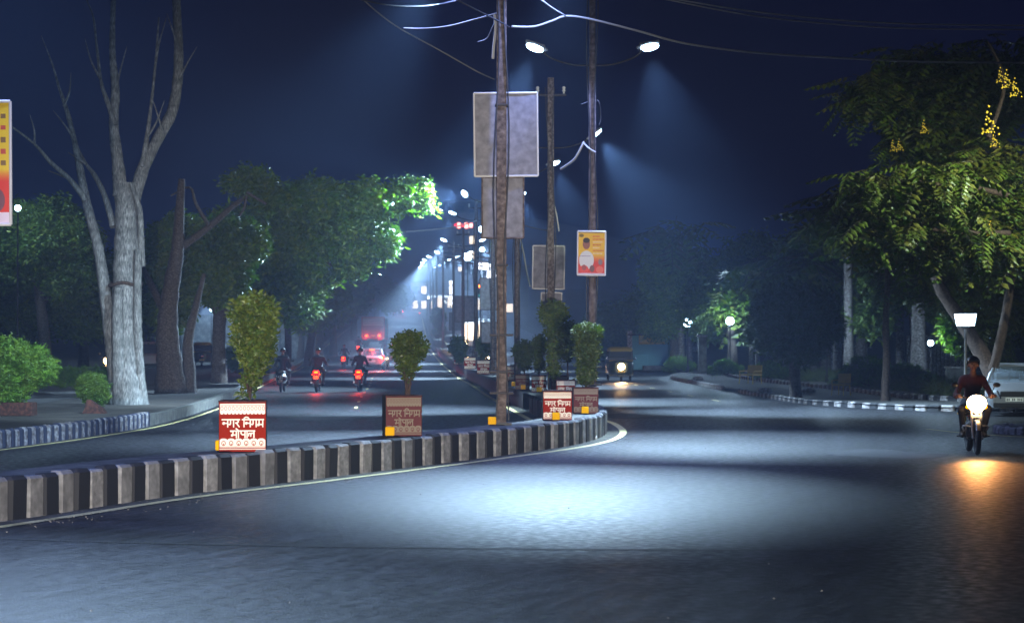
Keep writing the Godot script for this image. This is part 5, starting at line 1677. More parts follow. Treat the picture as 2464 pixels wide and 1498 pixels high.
# ---------------------------------------------------------------- bodies: tapered bones blended into one skin
func skin(st: SurfaceTool, bones: Array, cell: float, blend: float) -> void:
	var lo := Vector3.ONE * 1e9; var hi := -lo
	for b in bones:
		var r: float = maxf(b[2], b[3]) + blend + cell * 2.0
		lo = lo.min((b[0] as Vector3).min(b[1]) - Vector3.ONE * r)
		hi = hi.max((b[0] as Vector3).max(b[1]) + Vector3.ONE * r)
	var n := Vector3i(((hi - lo) / cell).ceil()) + Vector3i.ONE
	var field := PackedFloat32Array(); field.resize(n.x * n.y * n.z); field.fill(1.0)
	var near := PackedFloat32Array(); near.resize(field.size()); near.fill(1.0)
	var who := PackedInt32Array(); who.resize(field.size())
	for bi in bones.size():
		var a: Vector3 = bones[bi][0]; var b: Vector3 = bones[bi][1]
		var ra: float = bones[bi][2]; var rb: float = bones[bi][3]
		var m := maxf(ra, rb) + blend + cell * 2.0
		var i0 := Vector3i(((a.min(b) - Vector3.ONE * m - lo) / cell).floor()).clamp(Vector3i.ZERO, n - Vector3i.ONE)
		var i1 := Vector3i(((a.max(b) + Vector3.ONE * m - lo) / cell).ceil()).clamp(Vector3i.ZERO, n - Vector3i.ONE)
		var ab := b - a
		var l2 := maxf(ab.length_squared(), 1e-9)
		for z in range(i0.z, i1.z + 1):
			for y in range(i0.y, i1.y + 1):
				for x in range(i0.x, i1.x + 1):
					var p := lo + Vector3(x, y, z) * cell
					var t := clampf((p - a).dot(ab) / l2, 0, 1)
					var dist := (p - a - ab * t).length() - lerpf(ra, rb, t)
					var k := (z * n.y + y) * n.x + x
					if dist < near[k]:
						near[k] = dist
						who[k] = bi
					var h := maxf(blend - absf(field[k] - dist), 0.0) / blend
					field[k] = minf(field[k], dist) - h * h * blend * 0.25
	var vert := {}
	var sx := 1; var sy := n.x; var sz := n.x * n.y
	var corner := [0, sx, sy, sx + sy, sz, sx + sz, sy + sz, sx + sy + sz]
	for z in n.z - 1:
		for y in n.y - 1:
			for x in n.x - 1:
				var k := z * sz + y * sy + x
				var inside := 0
				for c in 8:
					if field[k + corner[c]] < 0.0: inside += 1
				if inside == 0 or inside == 8: continue
				var sum := Vector3.ZERO; var cnt := 0
				for c in 8:
					for ax in 3:
						var c2: int = c | (1 << ax)
						if c2 == c: continue
						var f0 := field[k + corner[c]]; var f1 := field[k + corner[c2]]
						if (f0 < 0.0) == (f1 < 0.0): continue
						var u := f0 / (f0 - f1)
						var q := Vector3(c & 1, (c >> 1) & 1, (c >> 2) & 1)
						q[ax] += u
						sum += q; cnt += 1
				vert[k] = [lo + (Vector3(x, y, z) + sum / cnt) * cell, bones[who[k]][4]]
	st.set_smooth_group(1)
	var step := [sx, sy, sz]
	for k in vert:
		for ax in 3:
			var k2: int = k + step[ax]
			var f0 := field[k]; var f1 := field[k2]
			if (f0 < 0.0) == (f1 < 0.0): continue
			var b1: int = step[(ax + 1) % 3]; var b2: int = step[(ax + 2) % 3]
			var q := [k, k - b1, k - b1 - b2, k - b2]
			if not (vert.has(q[1]) and vert.has(q[2]) and vert.has(q[3])): continue
			var out := Vector3.ZERO
			out[ax] = 1.0 if f0 < 0.0 else -1.0
			for tr in [[0, 1, 2], [0, 2, 3]]:
				var va: Array = vert[q[tr[0]]]; var vb: Array = vert[q[tr[1]]]; var vc: Array = vert[q[tr[2]]]
				var flip: bool = (vb[0] - va[0]).cross(vc[0] - va[0]).dot(out) > 0.0
				for v in ([va, vc, vb] if flip else [va, vb, vc]):
					st.set_color(v[1])
					st.add_vertex(v[0])

# a seated rider looking along +z, with both hands closed round the grips
func rider(label: String, where: Vector3, turn: float, shirt: Color, legs: Color, opts := {}) -> Node3D:
	var t := thing("person", label, "person", where, turn, opts.get("group", ""))
	var skin_c := Color(0.17, 0.09, 0.06); var shoe := Color(0.02, 0.02, 0.02)
	var lean: float = opts.get("lean", 0.12)
	var sy: float = opts.get("seat", 0.80)
	var wide: float = opts.get("wide", 1.0)
	var hip := Vector3(0, sy + 0.10, -0.16)
	var chest := hip + Vector3(0, 0.36, lean)
	var neck := chest + Vector3(0, 0.20, lean * 0.35)
	var head := neck + Vector3(0, 0.17, 0.05)
	var bones := [
		[hip + Vector3(-0.07, 0, 0), hip + Vector3(0.07, 0, 0), 0.135 * wide, 0.135 * wide, legs],
		[hip + Vector3(0, 0.05, 0), chest, 0.135 * wide, 0.155 * wide, shirt],
		[chest + Vector3(-0.09, 0.06, 0), chest + Vector3(0.09, 0.06, 0), 0.12, 0.12, shirt],
		[chest + Vector3(-0.15, 0.10, 0), chest + Vector3(0.15, 0.10, 0), 0.08, 0.08, shirt],
		[neck - Vector3(0, 0.05, 0), neck + Vector3(0, 0.08, 0.02), 0.058, 0.055, skin_c]]
	for s in [-1.0, 1.0]:
		var sh: Vector3 = chest + Vector3(s * 0.19 * wide, 0.09, 0.0)
		var el := Vector3(s * 0.32, sy + 0.27, 0.16)
		var wr := Vector3(s * 0.31, sy + 0.27, 0.40)
		bones.append([sh, el, 0.066, 0.050, shirt])
		bones.append([el, wr, 0.048, 0.032, shirt])
		bones.append([wr, wr + Vector3(0, 0.0, 0.05), 0.030, 0.030, skin_c])
		var kn := Vector3(s * 0.24, sy + 0.02, 0.30)
		var an := Vector3(s * 0.19, 0.40, 0.02)
		bones.append([hip + Vector3(s * 0.10, 0, 0.02), kn, 0.098, 0.068, legs])
		bones.append([kn, an, 0.066, 0.046, legs])
		bones.append([an, an + Vector3(s * 0.02, -0.06, 0.04), 0.044, 0.04, shoe])
		bones.append([an + Vector3(0, -0.06, -0.02), an + Vector3(s * 0.03, -0.07, 0.17), 0.042, 0.034, shoe])
	var st := begin()
	skin(st, bones, 0.026, 0.05)
	# hands and head on finer grids of their own
	for s in [-1.0, 1.0]:
		var w := Vector3(s * 0.31, sy + 0.27, 0.44)
		var hb := [[w, w + Vector3(s * 0.03, 0.012, 0.05), 0.027, 0.026, skin_c], [w + Vector3(-s * 0.02, 0.01, 0.0), w + Vector3(-s * 0.02, 0.012, 0.05), 0.022, 0.022, skin_c]]
		for k in 4:
			var x: float = s * (-0.03 + 0.026 * k)
			var l: float = [0.9, 1.0, 0.95, 0.78][k]
			var a := w + Vector3(x, 0.02, 0.05)
			var b := a + Vector3(0, -0.005, 0.042 * l)
			var c := b + Vector3(0, -0.036 * l, 0.008)
			hb.append([a, b, 0.010, 0.0095, skin_c]); hb.append([b, c, 0.0095, 0.009, skin_c]); hb.append([c, c + Vector3(0, -0.012, -0.025 * l), 0.009, 0.008, skin_c])
		hb.append([w + Vector3(-s * 0.035, 0, 0.02), w + Vector3(-s * 0.05, -0.02, 0.06), 0.012, 0.0105, skin_c]); hb.append([w + Vector3(-s * 0.05, -0.02, 0.06), w + Vector3(-s * 0.038, -0.035, 0.085), 0.0105, 0.009, skin_c])
		skin(st, hb, 0.007, 0.008)
	var fc := [[head + Vector3(0, 0.03, -0.01), head + Vector3(0, 0.02, 0.005), 0.093, 0.09, skin_c], [head + Vector3(0, -0.05, 0.03), head + Vector3(0, -0.085, 0.055), 0.062, 0.04, skin_c],
		[head + Vector3(0, 0.005, 0.09), head + Vector3(0, -0.032, 0.112), 0.012, 0.018, skin_c], [head + Vector3(-0.05, 0.032, 0.08), head + Vector3(0.05, 0.032, 0.08), 0.016, 0.016, skin_c],
		[head + Vector3(-0.022, -0.062, 0.088), head + Vector3(0.022, -0.062, 0.088), 0.010, 0.010, Color(0.16, 0.06, 0.05)]]
	for s in [-1.0, 1.0]:
		fc.append([head + Vector3(s * 0.092, 0.0, -0.005), head + Vector3(s * 0.098, -0.03, 0.0), 0.016, 0.012, skin_c])
		fc.append([head + Vector3(s * 0.034, 0.008, 0.083), head + Vector3(s * 0.036, 0.008, 0.084), 0.012, 0.012, Color(0.02, 0.015, 0.01)])
	skin(st, fc, 0.012, 0.02)
	var body := obj("body", st, M.cloth, t)
	body.name = "body"
	st = begin()
	if opts.get("helmet", true):
		var ring := []
		for k in 9:
			var u := PI * 0.62 * k / 8.0
			var r := []
			for j in 16:
				var a := TAU * j / 16
				var cut := 0.0
				if sin(a) > 0.3 and k > 5: cut = 0.03 * (k - 5)
				r.append(head + Vector3(cos(a) * sin(u) * 0.128 + 0.0, 0.035 + cos(u) * 0.135 + cut, sin(a) * sin(u) * 0.145 - 0.01) + (Vector3(0, 0.0001, 0) if k == 0 else Vector3.ZERO))
			ring.append(r)
		ring[0] = ring[0].map(func(p): return p)
		loft(st, ring, false)
		obj("helmet", st, opts.get("helmet_mat", M.helmet), t)
		st = begin()
		box(st, head + Vector3(0, 0.075, 0.135), Vector3(0.2, 0.012, 0.05), Basis(Vector3.RIGHT, 0.25), 0.004)
		obj("visor_peak", st, M.black, t)
	else:
		var rings := []
		for k in 7:
			var u := PI * 0.55 * k / 6.0
			var r := []
			for j in 14:
				var a := TAU * j / 14
				var cut := 0.05 * maxf(0.0, k - 3) / 3.0 if sin(a) > 0.2 else 0.0
				r.append(head + Vector3(cos(a) * sin(u) * 0.104, 0.03 + cos(u) * 0.108 + cut, sin(a) * sin(u) * 0.11 - 0.018))
			rings.append(r)
		loft(st, rings, false)
		obj("hair", st, M.hair, t)
	return t

func wheel(parent: Node3D, called: String, mid: Vector3, r: float, w: float, spokes := 5) -> void:
	var st := begin()
	var tyre := []
	for k in 25:
		var a := TAU * k / 24
		tyre.append(mid + Vector3(0, cos(a), sin(a)) * (r - w * 0.5))
	tube(st, tyre, w * 0.5, 8, false)
	var o := obj(called, st, M.rubber, parent)
	st = begin()
	tube(st, [mid - Vector3(w * 0.3, 0, 0), mid + Vector3(w * 0.3, 0, 0)], 0.07, 10)
	for k in spokes:
		var a := TAU * k / spokes
		bar(st, mid, mid + Vector3(0, cos(a), sin(a)) * (r - w * 0.8), 0.018, 6)
	var rim := []
	for k in 21:
		var a := TAU * k / 20
		rim.append(mid + Vector3(0, cos(a), sin(a)) * (r - w * 0.95))
	tube(st, rim, 0.018, 6, false)
	obj("rim", st, M.dark_steel, o)

# a motorcycle that looks along +z
func motorcycle(label: String, where: Vector3, turn: float, paint: Material, front_lit: bool, rear_lit: bool, group := "") -> Node3D:
	var t := thing("motorcycle", label, "motorcycle", where, turn, group)
	wheel(t, "front_wheel", Vector3(0, 0.30, 0.66), 0.30, 0.09)
	wheel(t, "rear_wheel", Vector3(0, 0.30, -0.62), 0.30, 0.12)
	var st := begin()
	bar(st, Vector3(-0.07, 0.30, 0.66), Vector3(-0.09, 0.92, 0.44), 0.024)
	bar(st, Vector3(0.07, 0.30, 0.66), Vector3(0.09, 0.92, 0.44), 0.024)
	obj("front_fork", st, M.steel, t)
	st = begin()
	tube(st, smooth_line([Vector3(-0.36, 1.05, 0.43), Vector3(-0.2, 1.04, 0.48), Vector3(0, 0.98, 0.46), Vector3(0.2, 1.04, 0.48), Vector3(0.36, 1.05, 0.43)], 4), 0.014, 6)
	obj("handlebar", st, M.dark_steel, t)
	for s in [-1.0, 1.0]:
		st = begin()
		bar(st, Vector3(s * 0.25, 1.05, 0.47), Vector3(s * 0.34, 1.24, 0.44), 0.008, 5)
		ball(st, Vector3(s * 0.38, 1.27, 0.44), Vector3(0.07, 0.045, 0.02), 10, 6)
		obj("mirror", st, M.black, t)
		st = begin()
		ball(st, Vector3(s * 0.17, 0.86, 0.55), Vector3(0.035, 0.025, 0.03), 8, 6)
		ball(st, Vector3(s * 0.15, 0.70, -0.86), Vector3(0.035, 0.025, 0.03), 8, 6)
		obj("indicator", st, M.amber, t)
	st = begin()
	loft(st, [oval(Vector3(0, 0.88, 0.38), 0.07, 0.05), oval(Vector3(0, 0.92, 0.28), 0.15, 0.10), oval(Vector3(0, 0.90, 0.08), 0.15, 0.11), oval(Vector3(0, 0.84, -0.06), 0.09, 0.06)])
	obj("fuel_tank", st, paint, t)
	st = begin()
	loft(st, [oval(Vector3(0, 0.80, 0.0), 0.10, 0.04), oval(Vector3(0, 0.79, -0.2), 0.14, 0.05), oval(Vector3(0, 0.82, -0.5), 0.13, 0.05), oval(Vector3(0, 0.86, -0.74), 0.07, 0.03)])
	obj("seat", st, M.black, t)
	st = begin()
	loft(st, [oval(Vector3(0, 0.72, -0.3), 0.13, 0.05), oval(Vector3(0, 0.74, -0.6), 0.12, 0.06), oval(Vector3(0, 0.80, -0.84), 0.07, 0.04)])
	obj("tail_fairing", st, paint, t)
	st = begin()
	box(st, Vector3(0, 0.42, 0.05), Vector3(0.26, 0.34, 0.42), Basis.IDENTITY, 0.06)
	box(st, Vector3(0, 0.50, 0.26), Vector3(0.18, 0.22, 0.16), Basis(Vector3.RIGHT, 0.4), 0.03)
	obj("engine", st, M.dark_steel, t)
	st = begin()
	bar(st, Vector3(0, 0.88, 0.40), Vector3(0, 0.36, 0.30), 0.03)
	bar(st, Vector3(0, 0.36, 0.30), Vector3(0, 0.30, -0.2), 0.028)
	bar(st, Vector3(0, 0.30, -0.2), Vector3(0, 0.74, -0.5), 0.028)
	for s in [-1.0, 1.0]:
		bar(st, Vector3(s * 0.1, 0.34, -0.1), Vector3(s * 0.09, 0.30, -0.62), 0.022)
		bar(st, Vector3(s * 0.11, 0.34, -0.55), Vector3(s * 0.12, 0.72, -0.45), 0.026)
		bar(st, Vector3(s * 0.1, 0.32, 0.06), Vector3(s * 0.3, 0.32, 0.06), 0.014)
	obj("frame", st, M.black, t)
	st = begin()
	tube(st, [Vector3(0.14, 0.3, 0.3), Vector3(0.16, 0.26, 0.0), Vector3(0.18, 0.34, -0.5), Vector3(0.18, 0.40, -0.85)], [0.02, 0.025, 0.045, 0.04], 8)
	obj("exhaust", st, M.steel, t)
	st = begin()
	var g1 := []; var g2 := []
	for k in 7:
		var a := lerpf(-0.9, 1.1, k / 6.0)
		g1.append(Vector3(0, 0.30 + cos(a) * 0.335, 0.66 + sin(a) * 0.335))
		g2.append(Vector3(0, 0.30 + cos(a - 0.9) * 0.35, -0.62 + sin(a - 0.9) * 0.35))
	tube(st, g1, 0.06, 6, true, 0.3)
	obj("mudguard", st, paint, t)
	st = begin()
	tube(st, g2, 0.07, 6, true, 0.3)
	obj("mudguard", st, paint, t)
	# headlamp in a small pointed fairing
	st = begin()
	loft(st, [oval(Vector3(0, 0.93, 0.62), 0.11, 0.10), oval(Vector3(0, 0.95, 0.56), 0.17, 0.16), oval(Vector3(0, 0.97, 0.44), 0.12, 0.14)])
	obj("headlamp_fairing", st, paint, t)
	st = begin()
	ball(st, Vector3(0, 0.94, 0.615), Vector3(0.18, 0.15, 0.05), 14, 8)
	obj("headlamp", st, M.head if front_lit else M.white_dirty, t)
	if front_lit:
		st = begin()
		for s in [-1.0, 1.0]:
			tube(st, [Vector3(s * 0.15, 0.90, 0.60), Vector3(s * 0.08, 0.80, 0.62), Vector3(0, 0.755, 0.63)], 0.010, 6)
		obj("lamp_strip", st, M.head, t)
		spot(t, "headlamp_beam", Vector3(0, 0.94, 0.67), Vector3(-0.05, -0.30, 1), 11.0, 15.0, 0.9, Color(1.0, 0.66, 0.36), 0.08)
		omni(t, "headlamp_light", Vector3(0, 0.95, 0.76), 0.10, Color(1.0, 0.66, 0.36), 0.06)
		st = begin()
		tube(st, smooth_line([Vector3(-0.2, 0.42, 0.34), Vector3(-0.22, 0.52, 0.38), Vector3(0, 0.50, 0.42), Vector3(0.22, 0.52, 0.38), Vector3(0.2, 0.42, 0.34)], 3), 0.016, 6)
		obj("crash_guard", st, M.steel, t)
	st = begin()
	box(st, Vector3(0, 0.70, 0.60), Vector3(0.2, 0.055, 0.01), Basis(Vector3.RIGHT, -0.2), 0.004)
	obj("front_plate", st, M.white_paint, t)
	st = begin()
	box(st, Vector3(0, 0.795, -0.87), Vector3(0.15, 0.06, 0.04), Basis.IDENTITY, 0.015)
	var tl := obj("tail_lamp", st, M.tail_hot if rear_lit else M.red_lens, t)
	if rear_lit:
		st = begin()
		box(st, Vector3(0, 0.80, -0.855), Vector3(0.22, 0.11, 0.03), Basis.IDENTITY, 0.012)
		obj("tail_reflector", st, M.tail, tl)
		omni(t, "tail_light", Vector3(0, 0.80, -0.97), 0.9, Color(1.0, 0.1, 0.03), 0.05)
	st = begin()
	box(st, Vector3(0, 0.60, -0.90), Vector3(0.2, 0.13, 0.01), Basis(Vector3.RIGHT, 0.2), 0.004)
	obj("rear_plate", st, M.plate_yellow, t)
	return t

func oval(mid: Vector3, rx: float, ry: float, n := 14) -> Array:
	var out := []
	for k in n:
		var a := TAU * k / n
		out.append(mid + Vector3(cos(a) * rx, sin(a) * ry, 0))
	return out

# a scooter with a broad rounded tail, looking along +z
func scooter(label: String, where: Vector3, turn: float, paint: Material, group := "") -> Node3D:
	var t := thing("scooter", label, "scooter", where, turn, group)
	wheel(t, "front_wheel", Vector3(0, 0.23, 0.62), 0.23, 0.10)
	wheel(t, "rear_wheel", Vector3(0, 0.23, -0.56), 0.23, 0.11)
	var st := begin()
	loft(st, [oval(Vector3(0, 0.48, 0.05), 0.10, 0.12), oval(Vector3(0, 0.52, -0.15), 0.19, 0.20), oval(Vector3(0, 0.54, -0.45), 0.24, 0.24), oval(Vector3(0, 0.56, -0.70), 0.20, 0.18), oval(Vector3(0, 0.60, -0.82), 0.10, 0.08)])
	obj("rear_body", st, paint, t)
	st = begin()
	loft(st, [oval(Vector3(0, 0.78, 0.05), 0.12, 0.05), oval(Vector3(0, 0.80, -0.3), 0.16, 0.06), oval(Vector3(0, 0.82, -0.68), 0.11, 0.04)])
	obj("seat", st, M.black, t)
	st = begin()
	loft(st, [oval(Vector3(0, 0.55, 0.50), 0.24, 0.30), oval(Vector3(0, 0.60, 0.44), 0.26, 0.34)])
	obj("leg_shield", st, paint, t)
	st = begin()
	box(st, Vector3(0, 0.28, 0.2), Vector3(0.36, 0.06, 0.5), Basis.IDENTITY, 0.02)
	obj("footboard", st, M.black, t)
	st = begin()
	bar(st, Vector3(0, 0.25, 0.62), Vector3(0, 0.98, 0.42), 0.035)
	tube(st, [Vector3(-0.34, 1.02, 0.40), Vector3(0, 1.0, 0.45), Vector3(0.34, 1.02, 0.40)], 0.016, 6)
	obj("handlebar", st, M.dark_steel, t)
	for s in [-1.0, 1.0]:
		st = begin()
		bar(st, Vector3(s * 0.24, 1.02, 0.42), Vector3(s * 0.32, 1.2, 0.40), 0.008, 5)
		ball(st, Vector3(s * 0.36, 1.23, 0.40), Vector3(0.06, 0.04, 0.02), 10, 6)
		obj("mirror", st, M.black, t)
	st = begin()
	box(st, Vector3(0.06, 0.64, -0.84), Vector3(0.13, 0.05, 0.04), Basis.IDENTITY, 0.015)
	obj("tail_lamp", st, M.chrome, t)
	st = begin()
	box(st, Vector3(0, 0.45, -0.80), Vector3(0.18, 0.11, 0.01), Basis.IDENTITY, 0.004)
	obj("rear_plate", st, M.white_dirty, t)
	st = begin()
	bar(st, Vector3(-0.38, 0.30, -0.1), Vector3(0.38, 0.30, -0.1), 0.014)
	obj("foot_pegs", st, M.dark_steel, t)
	return t

func section(z: float, hw: float, y0: float, y1: float, tuck := 0.82, crown := 0.9) -> Array:
	var m := lerpf(y0, y1, 0.55)
	return [Vector3(-hw * tuck, y0, z), Vector3(-hw * 0.97, lerpf(y0, y1, 0.2), z), Vector3(-hw, m, z), Vector3(-hw * 0.985, lerpf(y0, y1, 0.8), z), Vector3(-hw * crown, y1 - 0.015, z), Vector3(-hw * 0.5, y1 + 0.015, z), Vector3(0, y1 + 0.025, z), Vector3(hw * 0.5, y1 + 0.015, z), Vector3(hw * crown, y1 - 0.015, z), Vector3(hw * 0.985, lerpf(y0, y1, 0.8), z), Vector3(hw, m, z), Vector3(hw * 0.97, lerpf(y0, y1, 0.2), z), Vector3(hw * tuck, y0, z)]

func plan(y: float, hw: float, z0: float, z1: float, n := 5) -> Array:
	# a rounded rectangle seen from above
	var out := []
	var r := 0.16
	var corners := [Vector2(1, 1), Vector2(-1, 1), Vector2(-1, -1), Vector2(1, -1)]
	for q in 4:
		var c: Vector2 = corners[q]
		for k in n:
			var a := PI / 2 * (q + float(k) / (n - 1))
			var zc := (z1 - r) if c.y > 0 else (z0 + r)
			out.append(Vector3(c.x * (hw - r) + cos(a) * r, y, zc + sin(a) * r))
	return out

# a hatchback that looks along +z
func hatchback(label: String, where: Vector3, turn: float, paint: Material, head_on: bool, tail_on: bool) -> Node3D:
	var t := thing("hatchback_car", label, "car", where, turn)
	var st := begin()
	loft(st, [section(1.95, 0.60, 0.30, 0.62), section(1.90, 0.74, 0.24, 0.70), section(1.72, 0.81, 0.22, 0.78), section(1.40, 0.84, 0.22, 0.88), section(0.95, 0.85, 0.22, 0.98), section(0.2, 0.86, 0.22, 0.98), section(-1.0, 0.86, 0.22, 1.0), section(-1.60, 0.84, 0.24, 1.0), section(-1.86, 0.80, 0.28, 0.96), section(-1.95, 0.70, 0.34, 0.86)])
	obj("body", st, paint, t)
	st = begin()
	loft(st, [plan(0.97, 0.80, -1.88, 1.06), plan(1.20, 0.72, -1.76, 0.62), plan(1.44, 0.62, -1.55, 0.24)], false)
	obj("windows", st, M.glass, t)
	st = begin()
	loft(st, [plan(1.43, 0.635, -1.60, 0.26), plan(1.49, 0.60, -1.54, 0.18), plan(1.52, 0.48, -1.36, 0.02)])
	obj("roof", st, paint, t)
	for s in [-1.0, 1.0]:
		st = begin()
		tube(st, [Vector3(s * 0.76, 0.97, 1.02), Vector3(s * 0.68, 1.22, 0.58), Vector3(s * 0.60, 1.45, 0.20)], 0.035, 6)
		tube(st, [Vector3(s * 0.80, 0.97, -0.35), Vector3(s * 0.63, 1.45, -0.45)], 0.04, 6)
		tube(st, [Vector3(s * 0.74, 0.97, -1.82), Vector3(s * 0.68, 1.2, -1.72), Vector3(s * 0.59, 1.45, -1.50)], 0.06, 6)
		obj("pillar", st, paint, t)
		st = begin()
		ball(st, Vector3(s * 0.94, 1.02, 0.72), Vector3(0.10, 0.07, 0.05), 10, 6)
		obj("mirror", st, paint, t)
		st = begin()
		loft(st, [[Vector3(s * 0.50, 0.62, 1.90), Vector3(s * 0.76, 0.66, 1.76), Vector3(s * 0.78, 0.78, 1.66), Vector3(s * 0.52, 0.72, 1.84)], [Vector3(s * 0.50, 0.62, 1.95), Vector3(s * 0.77, 0.66, 1.83), Vector3(s * 0.79, 0.79, 1.72), Vector3(s * 0.52, 0.73, 1.90)]], true, false)
		obj("headlight", st, M.head if head_on else M.lamp_glass, t)
		if head_on:
			spot(t, "headlight_beam", Vector3(s * 0.64, 0.70, 2.0), Vector3(0, -0.05, 1), 22.0, 20.0, 0.8, WARM, 0.1)
		st = begin()
		box(st, Vector3(s * 0.72, 0.84, -1.86), Vector3(0.16, 0.22, 0.10), Basis(Vector3.UP, s * 0.3), 0.03)
		var tl := obj("tail_lamp", st, M.tail_hot if tail_on else M.red_lens, t)
		if tail_on:
			st = begin()
			box(st, Vector3(s * 0.72, 0.84, -1.845), Vector3(0.22, 0.34, 0.09), Basis(Vector3.UP, s * 0.3), 0.03)
			obj("tail_surround", st, M.tail, tl)
			omni(t, "tail_light", Vector3(s * 0.74, 0.84, -2.0), 4.5, Color(1.0, 0.08, 0.04), 0.06)
		for z in [1.22, -1.20]:
			wheel(t, "wheel", Vector3(s * 0.76, 0.30, z), 0.30, 0.18, 6)
			st = begin()
			bar(st, Vector3(s * 0.70, 0.32, z), Vector3(s * 0.862, 0.32, z), 0.36, 16)
			obj("wheel_arch", st, M.black, t)
	# grille, bumpers, plates
	st = begin(); box(st, Vector3(0, 0.66, 1.94), Vector3(0.80, 0.16, 0.05), Basis.IDENTITY, 0.02); obj("grille", st, M.black, t)
	for s in [-1.0, 1.0]:
		st = begin(); box(st, Vector3(s * 0.44, 0.64, 1.965), Vector3(0.06, 0.26, 0.04), Basis(Vector3.BACK, s * -0.42), 0.012); obj("chrome_bar", st, M.chrome, t)
		st = begin(); box(st, Vector3(s * 0.62, 0.45, 1.90), Vector3(0.22, 0.12, 0.06), Basis(Vector3.UP, s * 0.25), 0.02); obj("fog_lamp_recess", st, M.black, t)
	st = begin(); box(st, Vector3(0, 0.345, 1.93), Vector3(1.2, 0.14, 0.06), Basis.IDENTITY, 0.02); obj("lower_intake", st, M.black, t)
	st = begin(); box(st, Vector3(0, 0.26, 1.92), Vector3(1.4, 0.03, 0.08), Basis.IDENTITY, 0.01); obj("bumper_lip", st, M.chrome, t)
	st = begin(); box(st, Vector3(0, 0.50, 1.97), Vector3(0.50, 0.11, 0.012), Basis.IDENTITY, 0.004)
	var pl := obj("front_plate", st, M.white_paint, t)
	for k in 9:
		if k in [2, 5]: continue
		st = begin(); box(st, Vector3(-0.2 + k * 0.05, 0.50, 1.978), Vector3(0.03, 0.065, 0.006)); obj("character", st, M.black, pl)
	st = begin(); box(st, Vector3(0, 0.62, -1.965), Vector3(0.50, 0.12, 0.012), Basis.IDENTITY, 0.004); obj("rear_plate", st, M.white_paint, t)
	st = begin(); box(st, Vector3(0, 0.38, -1.93), Vector3(1.3, 0.16, 0.08), Basis.IDENTITY, 0.03); obj("rear_bumper", st, M.black, t)
	if tail_on:
		st = begin(); box(st, Vector3(0, 1.40, -1.70), Vector3(0.32, 0.05, 0.05), Basis.IDENTITY, 0.012); obj("brake_lamp", st, M.tail_hot, t)
		omni(t, "brake_light", Vector3(0, 1.40, -1.86), 1.2, Color(1.0, 0.08, 0.04), 0.05)
	# seats and wheel behind the glass
	for s in [-1.0, 1.0]:
		st = begin()
		box(st, Vector3(s * 0.36, 0.95, -0.30), Vector3(0.46, 0.60, 0.14), Basis(Vector3.RIGHT, -0.15), 0.06)
		box(st, Vector3(s * 0.36, 1.29, -0.36), Vector3(0.24, 0.16, 0.09), Basis.IDENTITY, 0.04)
		obj("front_seat", st, M.black, t)
	st = begin()
	box(st, Vector3(0, 0.96, 0.62), Vector3(1.45, 0.06, 0.4), Basis.IDENTITY, 0.02)
	obj("dashboard", st, M.black, t)
	return t

